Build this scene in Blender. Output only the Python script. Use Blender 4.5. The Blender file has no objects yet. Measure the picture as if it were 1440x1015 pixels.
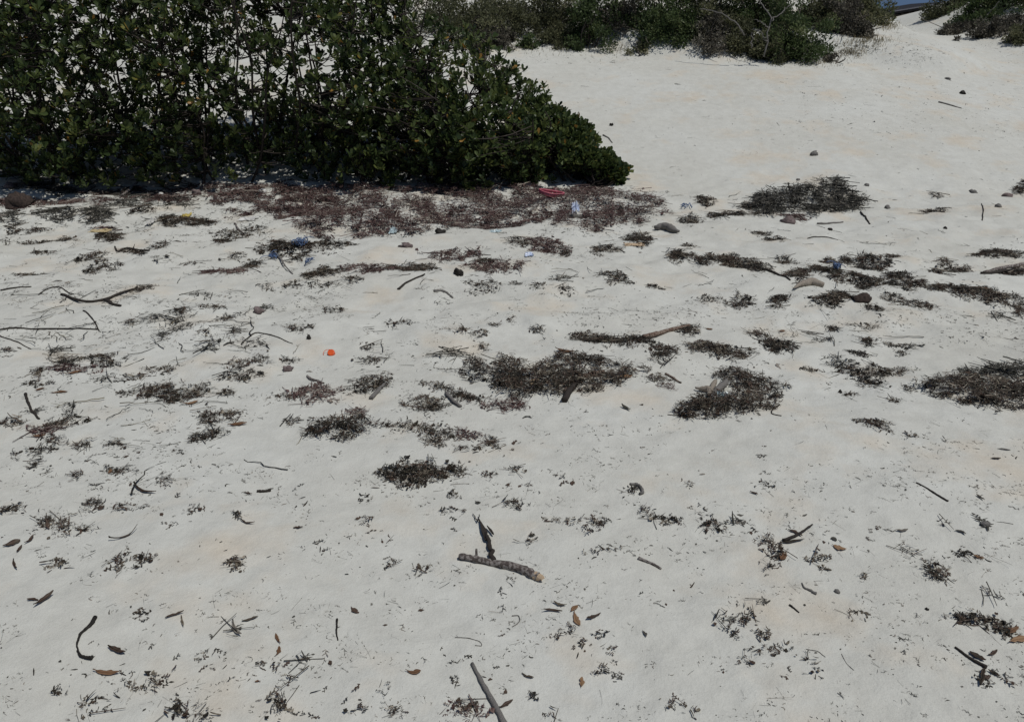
import bpy, math
import numpy as np
from mathutils import Vector, Matrix

SC = bpy.context.scene
COL = SC.collection
R = math.radians
rng = np.random.default_rng(11)

# ------------------------------------------------------------------ camera
CAM_H, PITCH, F, PW, PH = 1.6, R(23.0), 1088.0, 1440.0, 1015.0
cam_d = bpy.data.cameras.new('camera')
cam_d.sensor_width = 36.0
cam_d.sensor_fit = 'HORIZONTAL'
cam_d.lens = 36.0 * F / PW
cam_d.clip_start = 0.05
cam_d.clip_end = 3000
cam = bpy.data.objects.new('camera', cam_d)
COL.objects.link(cam)
cam.location = (0, 0, CAM_H)
cam.rotation_euler = (R(90) - PITCH, 0, 0)
SC.camera = cam

# ------------------------------------------------------------------ sky, sun, exposure
SUN_EL, SUN_AZ = R(66), R(122)          # azimuth measured from +Y (ahead) towards +X (right)
world = bpy.data.worlds.new('World')
SC.world = world
world.use_nodes = True
wn = world.node_tree
bg = wn.nodes['Background']
sky = wn.nodes.new('ShaderNodeTexSky')
sky.sky_type = 'NISHITA'
sky.sun_disc = False
sky.sun_elevation = SUN_EL
sky.sun_rotation = SUN_AZ
sky.altitude = 300
sky.air_density = 1.0
sky.dust_density = 0.3
sky.ozone_density = 1.5
wtc = wn.nodes.new('ShaderNodeTexCoord'); wad = wn.nodes.new('ShaderNodeVectorMath'); wad.operation = 'ADD'
wad.inputs[1].default_value = (0, 0, 0.35)          # clear dry air: the blue reaches down to the skyline without a milky band
wn.links.new(wtc.outputs['Generated'], wad.inputs[0]); wn.links.new(wad.outputs[0], sky.inputs[0])
wn.links.new(sky.outputs[0], bg.inputs[0])
bg.inputs[1].default_value = 0.07
sun_d = bpy.data.lights.new('sun', 'SUN')
sun_d.energy = 3.6
sun_d.angle = R(0.55)
sun_d.color = (1.0, 0.975, 0.94)
sun = bpy.data.objects.new('sun', sun_d)
COL.objects.link(sun)
sd = Vector((math.sin(SUN_AZ) * math.cos(SUN_EL), math.cos(SUN_AZ) * math.cos(SUN_EL), math.sin(SUN_EL)))
sun.rotation_euler = sd.to_track_quat('Z', 'Y').to_euler()
sun.location = (5, 5, 30)
SC.view_settings.view_transform = 'Standard'
SC.view_settings.look = 'None'
SC.view_settings.gamma = 1.0
SC.view_settings.use_curve_mapping = False
SC.view_settings.exposure = -0.51
SC.cycles.max_bounces = 6
SC.cycles.diffuse_bounces = 3
SC.cycles.use_denoising = True

# ------------------------------------------------------------------ noise and terrain
def _h(ix, iy, s):
    n = (ix.astype(np.int64) * 374761393 + iy.astype(np.int64) * 668265263 + s * 974634777) & 0xFFFFFFFF
    n = ((n ^ (n >> 13)) * 1274126177) & 0xFFFFFFFF
    n = ((n ^ (n >> 16)) * 2246822519) & 0xFFFFFFFF
    return ((n ^ (n >> 15)) & 0xFFFFFF) / float(0xFFFFFF)

def vn(x, y, s=0):
    x = np.asarray(x, float); y = np.asarray(y, float)
    ix = np.floor(x); iy = np.floor(y)
    fx = x - ix; fy = y - iy
    fx = fx * fx * fx * (fx * (fx * 6 - 15) + 10); fy = fy * fy * fy * (fy * (fy * 6 - 15) + 10)
    a = _h(ix, iy, s); b = _h(ix + 1, iy, s); c = _h(ix, iy + 1, s); d = _h(ix + 1, iy + 1, s)
    return (a * (1 - fx) + b * fx) * (1 - fy) + (c * (1 - fx) + d * fx) * fy

def fbm(x, y, s=0, o=3):
    t = 0; a = 0.5; w = 0
    for i in range(o):
        t = t + a * vn(x * 2 ** i + 17.3 * i, y * 2 ** i - 9.1 * i, s + i); w += a; a *= 0.5
    return t / w

def sstep(a, b, x):
    t = np.clip((x - a) / (b - a), 0, 1)
    return t * t * (3 - 2 * t)

def splus(x, w):
    return np.logaddexp(0, np.asarray(x, float) / w) * w

def veg_line(x):                                   # foot of the dune scrub
    return 13.4 - 0.16 * np.clip(x - 1.5, -4, 4.5) + 0.3 * np.sin(x * 1.7)

def base_h(x, y):
    x = np.asarray(x, float); y = np.asarray(y, float)
    y0 = 8.4 + 0.25 * np.sin(x * 0.8 + 1)
    z = 0.255 * (splus(y - y0, 0.5) - splus(y - 13.4, 0.8)) + 0.105 * splus(y - 13.4, 0.8)
    z = z - 0.16 * splus(y - 21, 1.2) - 0.0 * y
    z = z + 0.055 * splus(y - 36, 2)
    # dune shoulder behind the big shrub, scrub bank and mound right of the gully
    z = z + 1.9 * np.exp(-(((x + 7) / 7.5) ** 2 + ((y - 19) / 4.5) ** 2))
    z = z + 1.0 * np.exp(-(((x - 2.5) / 4.5) ** 2 + ((y - 19) / 3.2) ** 2))
    z = z + 1.5 * np.exp(-(((x - 14.5) / 3.2) ** 2 + ((y - 20) / 3.6) ** 2))
    z = z + 0.22 * sstep(0.0, 0.55, y - veg_line(x)) * sstep(8.2, 6.6, x) * sstep(-1, 2, x)
    z = z - 0.42 * np.exp(-(((x - 9.5) / 1.5) ** 2)) * sstep(12, 15, y) * sstep(26, 20, y)
    return z

def height(x, y):
    x = np.asarray(x, float); y = np.asarray(y, float)
    z = base_h(x, y)
    near = sstep(9.2, 7.8, y)
    z = z + near * 0.075 * (fbm(x * 0.55, y * 0.75, 3, 3) - 0.5)
    mid = sstep(2.8, 4.5, y) * sstep(9.4, 8.0, y)
    z = z + mid * 0.10 * (fbm(x * 1.7, y * 2.3, 21, 3) - 0.5)
    z = z + (0.004 + 0.028 * mid + 0.012 * near) * (fbm(x * 5.5, y * 6.5, 8, 2) - 0.5)
    z = z + (0.002 + 0.0055 * near) * (fbm(x * 21, y * 21, 30, 2) - 0.5)
    z = z + (1 - near) * 0.10 * (fbm(x * 0.5, y * 0.5, 5, 3) - 0.5)
    return z

def ray_dirs(px, py):
    vx = (np.asarray(px, float) - PW / 2) / F
    vy = (PH / 2 - np.asarray(py, float)) / F
    return vx, math.cos(PITCH) + vy * math.sin(PITCH), -math.sin(PITCH) + vy * math.cos(PITCH)

# where each line of sight first meets the sand, on a coarse lattice
GX = np.arange(-60, 1510, 10.0); GY = np.arange(22, 1050, 6.0)
_gx, _gy = np.meshgrid(GX, GY)
_dx, _dy, _dz = ray_dirs(_gx, _gy)
_ts = 1.2 * (40 / 1.2) ** np.linspace(0, 1, 260)
_hit = np.full(_gx.shape, _ts[-1]); _done = np.zeros(_gx.shape, bool)
_prev = np.full(_gx.shape, _ts[0]); _pf = CAM_H + _ts[0] * _dz - base_h(_ts[0] * _dx, _ts[0] * _dy)
for t in _ts[1:]:
    f = CAM_H + t * _dz - base_h(t * _dx, t * _dy)
    new = (f <= 0) & ~_done
    k = np.clip(_pf / np.maximum(_pf - f, 1e-9), 0, 1)
    _hit = np.where(new, _prev + k * (t - _prev), _hit)
    _done |= new
    _prev = np.where(_done, _prev, t); _pf = np.where(_done, _pf, f)

def ground(px, py):
    px = np.asarray(px, float); py = np.asarray(py, float)
    a = np.clip((px - GX[0]) / 10.0, 0, len(GX) - 1.001); b = np.clip((py - GY[0]) / 6.0, 0, len(GY) - 1.001)
    i = a.astype(int); j = b.astype(int); u = a - i; v = b - j
    inv = 1.0 / _hit
    t = 1.0 / ((inv[j, i] * (1 - u) + inv[j, i + 1] * u) * (1 - v) + (inv[j + 1, i] * (1 - u) + inv[j + 1, i + 1] * u) * v)
    dx, dy, dz = ray_dirs(px, py)
    return t * dx, t * dy

def g1(px, py, lift=0.0):
    x, y = ground(px, py)
    return Vector((float(x), float(y), float(height(x, y)) + lift))

def mpp(px, py):                                  # metres per photograph pixel at that spot
    p = g1(px, py)
    return (p - Vector((0, 0, CAM_H))).length / F * math.cos(math.atan2(math.hypot(px - PW / 2, py - PH / 2), F))

# ------------------------------------------------------------------ materials
def new_mat(name):
    m = bpy.data.materials.new(name); m.use_nodes = True
    return m, m.node_tree.nodes, m.node_tree.links, m.node_tree.nodes['Principled BSDF']

def ramp(nodes, stops):
    r = nodes.new('ShaderNodeValToRGB')
    e = r.color_ramp.elements
    while len(e) < len(stops): e.new(0.5)
    for el, (p, c) in zip(e, stops):
        el.position = p; el.color = (c[0], c[1], c[2], 1)
    return r

def tint_mat(name, stops, rough=0.75, grain=60.0, translucent=0.0, spec=0.3, bump=0.0):
    """colour picked per piece from the 'tint' attribute, with fine grain on top"""
    m, n, l, b = new_mat(name)
    a = n.new('ShaderNodeAttribute'); a.attribute_name = 'tint'
    oi = n.new('ShaderNodeObjectInfo')
    geo = n.new('ShaderNodeTexCoord')
    nz = n.new('ShaderNodeTexNoise'); nz.inputs['Scale'].default_value = grain; nz.inputs['Detail'].default_value = 3
    l.new(geo.outputs['Object'], nz.inputs['Vector'])
    ad = n.new('ShaderNodeMath'); ad.operation = 'MULTIPLY_ADD'
    l.new(nz.outputs['Fac'], ad.inputs[0]); ad.inputs[1].default_value = 0.35
    l.new(a.outputs['Fac'], ad.inputs[2])
    ad2 = n.new('ShaderNodeMath'); ad2.operation = 'SUBTRACT'
    l.new(ad.outputs[0], ad2.inputs[0]); ad2.inputs[1].default_value = 0.17
    r = ramp(n, stops)
    l.new(ad2.outputs[0], r.inputs[0])
    l.new(r.outputs[0], b.inputs['Base Color'])
    b.inputs['Roughness'].default_value = rough
    b.inputs['Specular IOR Level'].default_value = spec
    if bump:
        bp = n.new('ShaderNodeBump'); bp.inputs['Strength'].default_value = bump; bp.inputs['Distance'].default_value = 0.004
        l.new(nz.outputs['Fac'], bp.inputs['Height']); l.new(bp.outputs[0], b.inputs['Normal'])
    if translucent:
        t = n.new('ShaderNodeBsdfTranslucent'); l.new(r.outputs[0], t.inputs['Color'])
        mx = n.new('ShaderNodeMixShader'); mx.inputs[0].default_value = translucent
        l.new(b.outputs[0], mx.inputs[1]); l.new(t.outputs[0], mx.inputs[2])
        l.new(mx.outputs[0], n['Material Output'].inputs['Surface'])
    return m

def wood_mat(name, dark, light, scale=(60, 60, 9), rough=0.85, bump=0.5, patch=None):
    m, n, l, b = new_mat(name)
    tc = n.new('ShaderNodeTexCoord')
    mp = n.new('ShaderNodeMapping'); mp.inputs['Scale'].default_value = scale
    l.new(tc.outputs['Generated'], mp.inputs['Vector'])
    nz = n.new('ShaderNodeTexNoise'); nz.inputs['Scale'].default_value = 1.0; nz.inputs['Detail'].default_value = 5
    nz.inputs['Roughness'].default_value = 0.7
    l.new(mp.outputs[0], nz.inputs['Vector'])
    r = ramp(n, [(0.32, dark), (0.68, light)])
    l.new(nz.outputs['Fac'], r.inputs[0])
    col = r.outputs[0]
    if patch:
        n2 = n.new('ShaderNodeTexNoise'); n2.inputs['Scale'].default_value = 75; n2.inputs['Detail'].default_value = 3
        l.new(tc.outputs['Object'], n2.inputs['Vector'])
        r2 = ramp(n, [(0.46, (0, 0, 0)), (0.56, (1, 1, 1))]); l.new(n2.outputs['Fac'], r2.inputs[0])
        mx = n.new('ShaderNodeMix'); mx.data_type = 'RGBA'
        l.new(r2.outputs[0], mx.inputs['Factor']); l.new(col, mx.inputs['A']); mx.inputs['B'].default_value = (*patch, 1)
        col = mx.outputs['Result']
    l.new(col, b.inputs['Base Color'])
    b.inputs['Roughness'].default_value = rough
    b.inputs['Specular IOR Level'].default_value = 0.2
    bp = n.new('ShaderNodeBump'); bp.inputs['Strength'].default_value = bump; bp.inputs['Distance'].default_value = 0.004
    l.new(nz.outputs['Fac'], bp.inputs['Height']); l.new(bp.outputs[0], b.inputs['Normal'])
    return m

def plain_mat(name, c, c2=None, rough=0.5, spec=0.4, scale=30, bump=0.2):
    m, n, l, b = new_mat(name)
    tc = n.new('ShaderNodeTexCoord')
    nz = n.new('ShaderNodeTexNoise'); nz.inputs['Scale'].default_value = scale; nz.inputs['Detail'].default_value = 4
    l.new(tc.outputs['Object'], nz.inputs['Vector'])
    r = ramp(n, [(0.35, c), (0.68, c2 or tuple(v * 0.7 for v in c))])
    l.new(nz.outputs['Fac'], r.inputs[0]); l.new(r.outputs[0], b.inputs['Base Color'])
    b.inputs['Roughness'].default_value = rough; b.inputs['Specular IOR Level'].default_value = spec
    bp = n.new('ShaderNodeBump'); bp.inputs['Strength'].default_value = bump; bp.inputs['Distance'].default_value = 0.003
    l.new(nz.outputs['Fac'], bp.inputs['Height']); l.new(bp.outputs[0], b.inputs['Normal'])
    return m

def sand_mat():
    m, n, l, b = new_mat('white_sand')
    tc = n.new('ShaderNodeTexCoord')
    def noise(scale, detail=4, rough=0.6):
        z = n.new('ShaderNodeTexNoise'); z.inputs['Scale'].default_value = scale
        z.inputs['Detail'].default_value = detail; z.inputs['Roughness'].default_value = rough
        l.new(tc.outputs['Object'], z.inputs['Vector']); return z
    def mix(fac, a, bcol, mode='MIX'):
        x = n.new('ShaderNodeMix'); x.data_type = 'RGBA'; x.blend_type = mode
        if isinstance(fac, float): x.inputs['Factor'].default_value = fac
        else: l.new(fac, x.inputs['Factor'])
        for key, v in (('A', a), ('B', bcol)):
            if isinstance(v, tuple): x.inputs[key].default_value = (*v, 1)
            else: l.new(v, x.inputs[key])
        return x.outputs['Result']
    big = noise(0.9, 5); warm = noise(1.7, 4); med = noise(9, 6, 0.7); fine = noise(330, 3, 0.8); grit = noise(95, 4, 0.75)
    r0 = ramp(n, [(0.3, (0.560, 0.553, 0.492)), (0.7, (0.615, 0.618, 0.566))]); l.new(big.outputs['Fac'], r0.inputs[0])
    rw = ramp(n, [(0.53, (0, 0, 0)), (0.70, (0.70, 0.70, 0.70))]); l.new(warm.outputs['Fac'], rw.inputs[0])
    c = mix(rw.outputs[0], r0.outputs[0], (0.60, 0.53, 0.42))
    rm = ramp(n, [(0.3, (0.90, 0.895, 0.89)), (0.65, (1.03, 1.03, 1.03))]); l.new(med.outputs['Fac'], rm.inputs[0])
    c = mix(1.0, c, rm.outputs[0], 'MULTIPLY')
    rf = ramp(n, [(0.25, (0.80, 0.79, 0.77)), (0.5, (1, 1, 1)), (0.8, (1.05, 1.05, 1.05))]); l.new(fine.outputs['Fac'], rf.inputs[0])
    c = mix(1.0, c, rf.outputs[0], 'MULTIPLY')
    rg = ramp(n, [(0.24, (0.42, 0.40, 0.37)), (0.315, (1, 1, 1))]); l.new(grit.outputs['Fac'], rg.inputs[0])
    c = mix(1.0, c, rg.outputs[0], 'MULTIPLY')
    l.new(c, b.inputs['Base Color'])
    b.inputs['Roughness'].default_value = 0.95; b.inputs['Specular IOR Level'].default_value = 0.1
    b1 = n.new('ShaderNodeBump'); b1.inputs['Strength'].default_value = 0.55; b1.inputs['Distance'].default_value = 0.02
    l.new(med.outputs['Fac'], b1.inputs['Height'])
    b2 = n.new('ShaderNodeBump'); b2.inputs['Strength'].default_value = 0.22; b2.inputs['Distance'].default_value = 0.003
    l.new(grit.outputs['Fac'], b2.inputs['Height']); l.new(b1.outputs[0], b2.inputs['Normal'])
    l.new(b2.outputs[0], b.inputs['Normal'])
    return m

M = {}
M['sand'] = sand_mat()
M['d'] = tint_mat('dark_seaweed', [(0.0, (0.011, 0.010, 0.007)), (0.36, (0.030, 0.025, 0.016)), (0.50, (0.075, 0.046, 0.032)), (0.66, (0.082, 0.068, 0.048)), (0.84, (0.17, 0.145, 0.105)), (1.0, (0.34, 0.30, 0.235))], 0.6, spec=0.25)
M['r'] = tint_mat('red_brown_seaweed', [(0.0, (0.022, 0.015, 0.014)), (0.35, (0.060, 0.036, 0.032)), (0.65, (0.115, 0.066, 0.058)), (0.88, (0.18, 0.14, 0.115)), (1.0, (0.40, 0.35, 0.29))], 0.75)
M['g'] = tint_mat('grey_dry_seaweed', [(0.0, (0.022, 0.021, 0.016)), (0.4, (0.055, 0.052, 0.042)), (0.75, (0.115, 0.106, 0.088)), (1.0, (0.26, 0.23, 0.19))], 0.8)
M['leaf'] = tint_mat('shrub_leaf', [(0.0, (0.018, 0.032, 0.014)), (0.45, (0.060, 0.088, 0.028)), (0.80, (0.115, 0.142, 0.042)), (0.93, (0.15, 0.16, 0.05)), (0.965, (0.26, 0.20, 0.035)), (1.0, (0.34, 0.19, 0.045))], 0.40, 25, 0.24, 0.35)
M['stem'] = tint_mat('shrub_stem', [(0.0, (0.018, 0.014, 0.011)), (0.6, (0.048, 0.038, 0.030)), (1.0, (0.14, 0.12, 0.10))], 0.85, 40)
M['scrub'] = tint_mat('scrub_leaf', [(0.0, (0.05, 0.056, 0.03)), (0.5, (0.14, 0.145, 0.075)), (0.85, (0.20, 0.20, 0.11)), (1.0, (0.32, 0.29, 0.18))], 0.6, 20, 0.38)
M['scrub2'] = tint_mat('scrub_leaf_deep', [(0.0, (0.03, 0.048, 0.02)), (0.5, (0.082, 0.118, 0.044)), (0.85, (0.135, 0.17, 0.068)), (1.0, (0.22, 0.23, 0.11))], 0.55, 20, 0.36)
M['scrub3'] = tint_mat('scrub_leaf_grey', [(0.0, (0.05, 0.045, 0.034)), (0.5, (0.115, 0.105, 0.08)), (0.85, (0.19, 0.175, 0.135)), (1.0, (0.28, 0.25, 0.20))], 0.8, 20, 0.15)
M['straw'] = tint_mat('dry_grass', [(0.0, (0.09, 0.075, 0.04)), (0.5, (0.22, 0.18, 0.10)), (1.0, (0.36, 0.31, 0.19))], 0.8, 20, 0.1)
M['bark'] = wood_mat('grey_brown_bark', (0.028, 0.022, 0.019), (0.17, 0.14, 0.125), bump=1.0, patch=(0.30, 0.27, 0.245))
M['darkbark'] = wood_mat('dark_bark', (0.016, 0.014, 0.012), (0.06, 0.05, 0.042))
M['redwood'] = wood_mat('red_brown_wood', (0.055, 0.034, 0.026), (0.20, 0.13, 0.095), bump=1.0, patch=(0.24, 0.185, 0.145))
M['greywood'] = wood_mat('grey_weathered_wood', (0.10, 0.095, 0.088), (0.235, 0.22, 0.20))
M['palewood'] = wood_mat('pale_wood', (0.17, 0.145, 0.115), (0.44, 0.385, 0.315), bump=1.0)
M['cutwood'] = wood_mat('cut_wood', (0.36, 0.26, 0.16), (0.58, 0.45, 0.31))
M['stone'] = plain_mat('grey_stone', (0.20, 0.19, 0.175), (0.10, 0.095, 0.088), 0.9, 0.2, 40, 0.5)
M['pinkstone'] = plain_mat('pink_stone', (0.22, 0.175, 0.165), (0.10, 0.075, 0.07), 0.9, 0.2, 40, 0.5)
M['husk'] = plain_mat('brown_husk', (0.075, 0.056, 0.047), (0.030, 0.024, 0.021), 0.95, 0.1, 60, 0.9)
M['pod'] = plain_mat('dark_pod', (0.035, 0.031, 0.026), (0.014, 0.012, 0.010), 0.7, 0.2, 60, 0.5)
M['deadleaf'] = tint_mat('dead_leaf', [(0.0, (0.055, 0.028, 0.016)), (0.5, (0.17, 0.092, 0.048)), (1.0, (0.32, 0.20, 0.11))], 0.6, 70, 0.1)
M['orange'] = plain_mat('orange_plastic', (0.74, 0.10, 0.012), (0.60, 0.075, 0.01), 0.35, 0.5, 50, 0.05)
M['blue'] = plain_mat('blue_rope', (0.13, 0.20, 0.34), (0.06, 0.09, 0.17), 0.7, 0.3, 120, 0.5)
M['paleblue'] = plain_mat('pale_blue_plastic', (0.48, 0.57, 0.58), (0.33, 0.42, 0.43), 0.3, 0.5, 40, 0.2)
M['pink'] = plain_mat('pink_plastic', (0.56, 0.15, 0.19), (0.40, 0.09, 0.12), 0.5, 0.4, 22, 0.2)
M['darkred'] = plain_mat('dark_red_plastic', (0.13, 0.020, 0.028), (0.06, 0.012, 0.016), 0.5, 0.4, 30, 0.2)
M['foil'] = plain_mat('white_wrapper', (0.78, 0.80, 0.84), (0.30, 0.42, 0.66), 0.35, 0.5, 55, 0.3)
M['whitewrap'] = plain_mat('white_plastic', (0.62, 0.61, 0.57), (0.48, 0.47, 0.43), 0.45, 0.4, 40, 0.2)
M['yellow'] = plain_mat('yellow_peel', (0.55, 0.44, 0.12), (0.40, 0.30, 0.08), 0.6, 0.3, 40, 0.2)
M['cream'] = plain_mat('cream_peel', (0.56, 0.46, 0.26), (0.42, 0.33, 0.18), 0.6, 0.3, 40, 0.2)
M['roof'] = plain_mat('dark_roof', (0.030, 0.029, 0.032), (0.018, 0.018, 0.020), 0.8, 0.2, 3, 0.3)
M['fascia'] = plain_mat('pale_fascia', (0.20, 0.20, 0.22), (0.16, 0.16, 0.18), 0.6, 0.2, 3, 0.1)
M['hutwall'] = wood_mat('dark_boards', (0.020, 0.018, 0.017), (0.045, 0.040, 0.036), (3, 3, 40))
M['scarp'] = M['sand']

# ------------------------------------------------------------------ mesh helpers
def mesh_from(name, V, Q, tint=None, mat=None, smooth=False):
    me = bpy.data.meshes.new(name)
    V = np.ascontiguousarray(V, dtype=np.float32); Q = np.ascontiguousarray(Q, dtype=np.int32)
    k = Q.shape[1]
    me.vertices.add(len(V)); me.vertices.foreach_set('co', V.ravel())
    me.loops.add(Q.size); me.loops.foreach_set('vertex_index', Q.ravel())
    me.polygons.add(len(Q)); me.polygons.foreach_set('loop_start', np.arange(0, Q.size, k, dtype=np.int32))
    me.polygons.foreach_set('loop_total', np.full(len(Q), k, dtype=np.int32))
    me.polygons.foreach_set('use_smooth', np.full(len(Q), smooth))
    if tint is not None:
        at = me.attributes.new('tint', 'FLOAT', 'POINT'); at.data.foreach_set('value', np.ascontiguousarray(tint, dtype=np.float32))
    if mat is not None: me.materials.append(mat)
    me.update(calc_edges=True)
    return me

def link(name, me, parent=None, loc=None):
    o = bpy.data.objects.new(name, me); COL.objects.link(o)
    if parent is not None: o.parent = parent
    if loc is not None: o.location = loc
    return o

def tag(o, label=None, cat=None, group=None, kind=None):
    if label: o['label'] = label
    if cat: o['category'] = cat
    if group: o['group'] = group
    if kind: o['kind'] = kind
    return o

def empty(name, loc):
    o = bpy.data.objects.new(name, None); COL.objects.link(o); o.location = loc; o.empty_display_size = 0.05
    return o

def tube_arrays(pts, rad, sides=6, cap=True, wob=0.0, seed=0):
    pts = np.asarray(pts, float); n = len(pts)
    rad = np.broadcast_to(np.asarray(rad, float), (n,)).copy()
    tg = np.gradient(pts, axis=0); tg /= np.maximum(np.linalg.norm(tg, axis=1, keepdims=True), 1e-9)
    ref = np.array([0, 0, 1.0]) if abs(tg[0, 2]) < 0.9 else np.array([1.0, 0, 0])
    V = []
    g = np.random.default_rng(seed)
    for i in range(n):
        a = np.cross(tg[i], ref); a /= max(np.linalg.norm(a), 1e-9); b = np.cross(a, tg[i])
        th = np.arange(sides) / sides * 2 * math.pi
        rr = rad[i] * (1 + wob * g.uniform(-1, 1, sides))
        V.append(pts[i] + (np.cos(th) * rr)[:, None] * a + (np.sin(th) * rr)[:, None] * b)
    V = np.concatenate(V)
    Q = []
    for i in range(n - 1):
        for j in range(sides):
            k = (j + 1) % sides
            Q.append((i * sides + j, i * sides + k, (i + 1) * sides + k, (i + 1) * sides + j))
    if cap:
        c0 = len(V); V = np.vstack([V, pts[0] , pts[-1]])
        for j in range(0, sides, 2):
            Q.append((c0, (j + 2) % sides, (j + 1) % sides, j))
            e = (n - 1) * sides
            Q.append((c0 + 1, e + j, e + (j + 1) % sides, e + (j + 2) % sides))
    return V, np.array(Q, int)

def densify(pts, n):
    pts = np.asarray(pts, float)
    d = np.concatenate([[0], np.cumsum(np.linalg.norm(np.diff(pts, axis=0), axis=1))])
    t = np.linspace(0, d[-1], n)
    out = np.stack([np.interp(t, d, pts[:, k]) for k in range(pts.shape[1])], 1)
    if n > 4:
        for _ in range(2): out[1:-1] = 0.25 * out[:-2] + 0.5 * out[1:-1] + 0.25 * out[2:]
    return out

def merge(parts):
    Vs, Qs, o = [], [], 0
    for V, Q in parts:
        Vs.append(V); Qs.append(np.asarray(Q) + o); o += len(V)
    return np.vstack(Vs), np.vstack(Qs)

# ------------------------------------------------------------------ little pieces the wrack is made of (unit length along +Y)
def ribbon(seg, w, curl, side, twist, g, rag=0.25):
    V = []; p = np.array([0.0, 0, 0]); yaw = 0; pit = g.uniform(-0.1, 0.3)
    for i in range(seg + 1):
        t = i / seg
        ww = w * (0.30 + 0.70 * math.sin(math.pi * min(1, 0.12 + 0.88 * t)) ) * (1 + g.uniform(-rag, rag)) * 0.5
        tw = twist * t
        ax = np.array([math.cos(yaw) * math.cos(tw), math.sin(yaw) * math.cos(tw), math.sin(tw)])
        V += [p - ax * ww, p + ax * ww]
        p = p + np.array([-math.sin(yaw) * math.cos(pit), math.cos(yaw) * math.cos(pit), math.sin(pit)]) / seg
        yaw += side / seg * (1 + g.uniform(-0.5, 0.5)); pit -= curl / seg * (1 + g.uniform(-0.6, 0.6))
    Q = [(2 * i, 2 * i + 1, 2 * i + 3, 2 * i + 2) for i in range(seg)]
    return np.array(V), np.array(Q)

def rotz(V, a):
    c, s = math.cos(a), math.sin(a)
    return V @ np.array([[c, s, 0], [-s, c, 0], [0, 0, 1]])

def frond(g, nl=6, lw=0.13, seg=3, ls=2):
    V, Q = ribbon(seg, 0.06, 0.3, g.uniform(-0.9, 0.9), 0.2, g)
    parts = [(V, Q)]
    for i in range(nl):
        t = (i + 0.6) / nl
        base = V[min(int(t * seg), seg) * 2] * (1 - (t * seg % 1)) + V[min(int(t * seg) + 1, seg) * 2] * (t * seg % 1)
        L = g.uniform(0.22, 0.46)
        v, q = ribbon(ls, lw / L * 1.1, g.uniform(-1, 1.5), g.uniform(-0.8, 0.8), g.uniform(-1.2, 1.2), g)
        v = rotz(v * L, (1 if i % 2 else -1) * g.uniform(0.4, 1.3)) + base
        parts.append((v, q))
    V, Q = merge(parts)
    V = V - np.array([0, 0.5, 0])
    return V, Q

def crumple(g):
    n = 4
    x, y = np.meshgrid(np.linspace(-0.5, 0.5, n), np.linspace(-0.5, 0.5, n))
    r = g.normal(0, 0.10, (n, n, 3))
    V = np.stack([x * 0.7, y, 0 * x], -1) + r
    V[..., 2] = np.abs(V[..., 2]) * 1.6
    # ragged corners
    for a in (0, -1):
        for b in (0, -1): V[a, b, :2] *= g.uniform(0.45, 0.85)
    Q = [(i * n + j, i * n + j + 1, (i + 1) * n + j + 1, (i + 1) * n + j) for i in range(n - 1) for j in range(n - 1)]
    return V.reshape(-1, 3), np.array(Q)

def twiglet(g, r=0.018, k=3):
    pts = np.zeros((k, 3)); pts[:, 1] = np.linspace(-0.5, 0.5, k)
    pts[:, 0] = np.cumsum(g.normal(0, 0.05, k)); pts[:, 2] = np.abs(np.cumsum(g.normal(0, 0.025, k)))
    return tube_arrays(pts, np.linspace(r, r * 0.5, k), 3, cap=False)

_tg = np.random.default_rng(5)
TPL = {
    'frond': [frond(_tg, int(_tg.integers(3, 7)), _tg.uniform(0.10, 0.17)) for _ in range(7)],
    'ribbon': [(lambda r: (r[0] - np.array([0, 0.5, 0]), r[1]))(ribbon(5, _tg.uniform(0.07, 0.2), _tg.uniform(-1, 2), _tg.uniform(-2.2, 2.2), _tg.uniform(-1.5, 1.5), _tg)) for _ in range(7)],
    'crumple': [crumple(_tg) for _ in range(6)],
    'twig': [twiglet(_tg) for _ in range(6)],
    'thread': [twiglet(_tg, 0.006, 3) for _ in range(5)],
    'sprig': [frond(_tg, int(_tg.integers(3, 6)), _tg.uniform(0.12, 0.18), 2, 1) for _ in range(8)],
    'strip': [(lambda r: (r[0] - np.array([0, 0.5, 0]), r[1]))(ribbon(3, _tg.uniform(0.09, 0.24), _tg.uniform(-1, 2), _tg.uniform(-2.2, 2.2), _tg.uniform(-1.5, 1.5), _tg)) for _ in range(8)],
    'chip': [(lambda r: (r[0] - np.array([0, 0.5, 0]), r[1]))(ribbon(2, _tg.uniform(0.4, 0.7), _tg.uniform(-1, 2), _tg.uniform(-1, 1), _tg.uniform(-1, 1), _tg)) for _ in range(5)],
}
MIX = {'d': dict(frond=0.48, ribbon=0.34, crumple=0.12, twig=0.06),
       'r': dict(frond=0.34, ribbon=0.34, crumple=0.17, twig=0.15),
       'g': dict(frond=0.28, ribbon=0.37, crumple=0.05, twig=0.30)}

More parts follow.
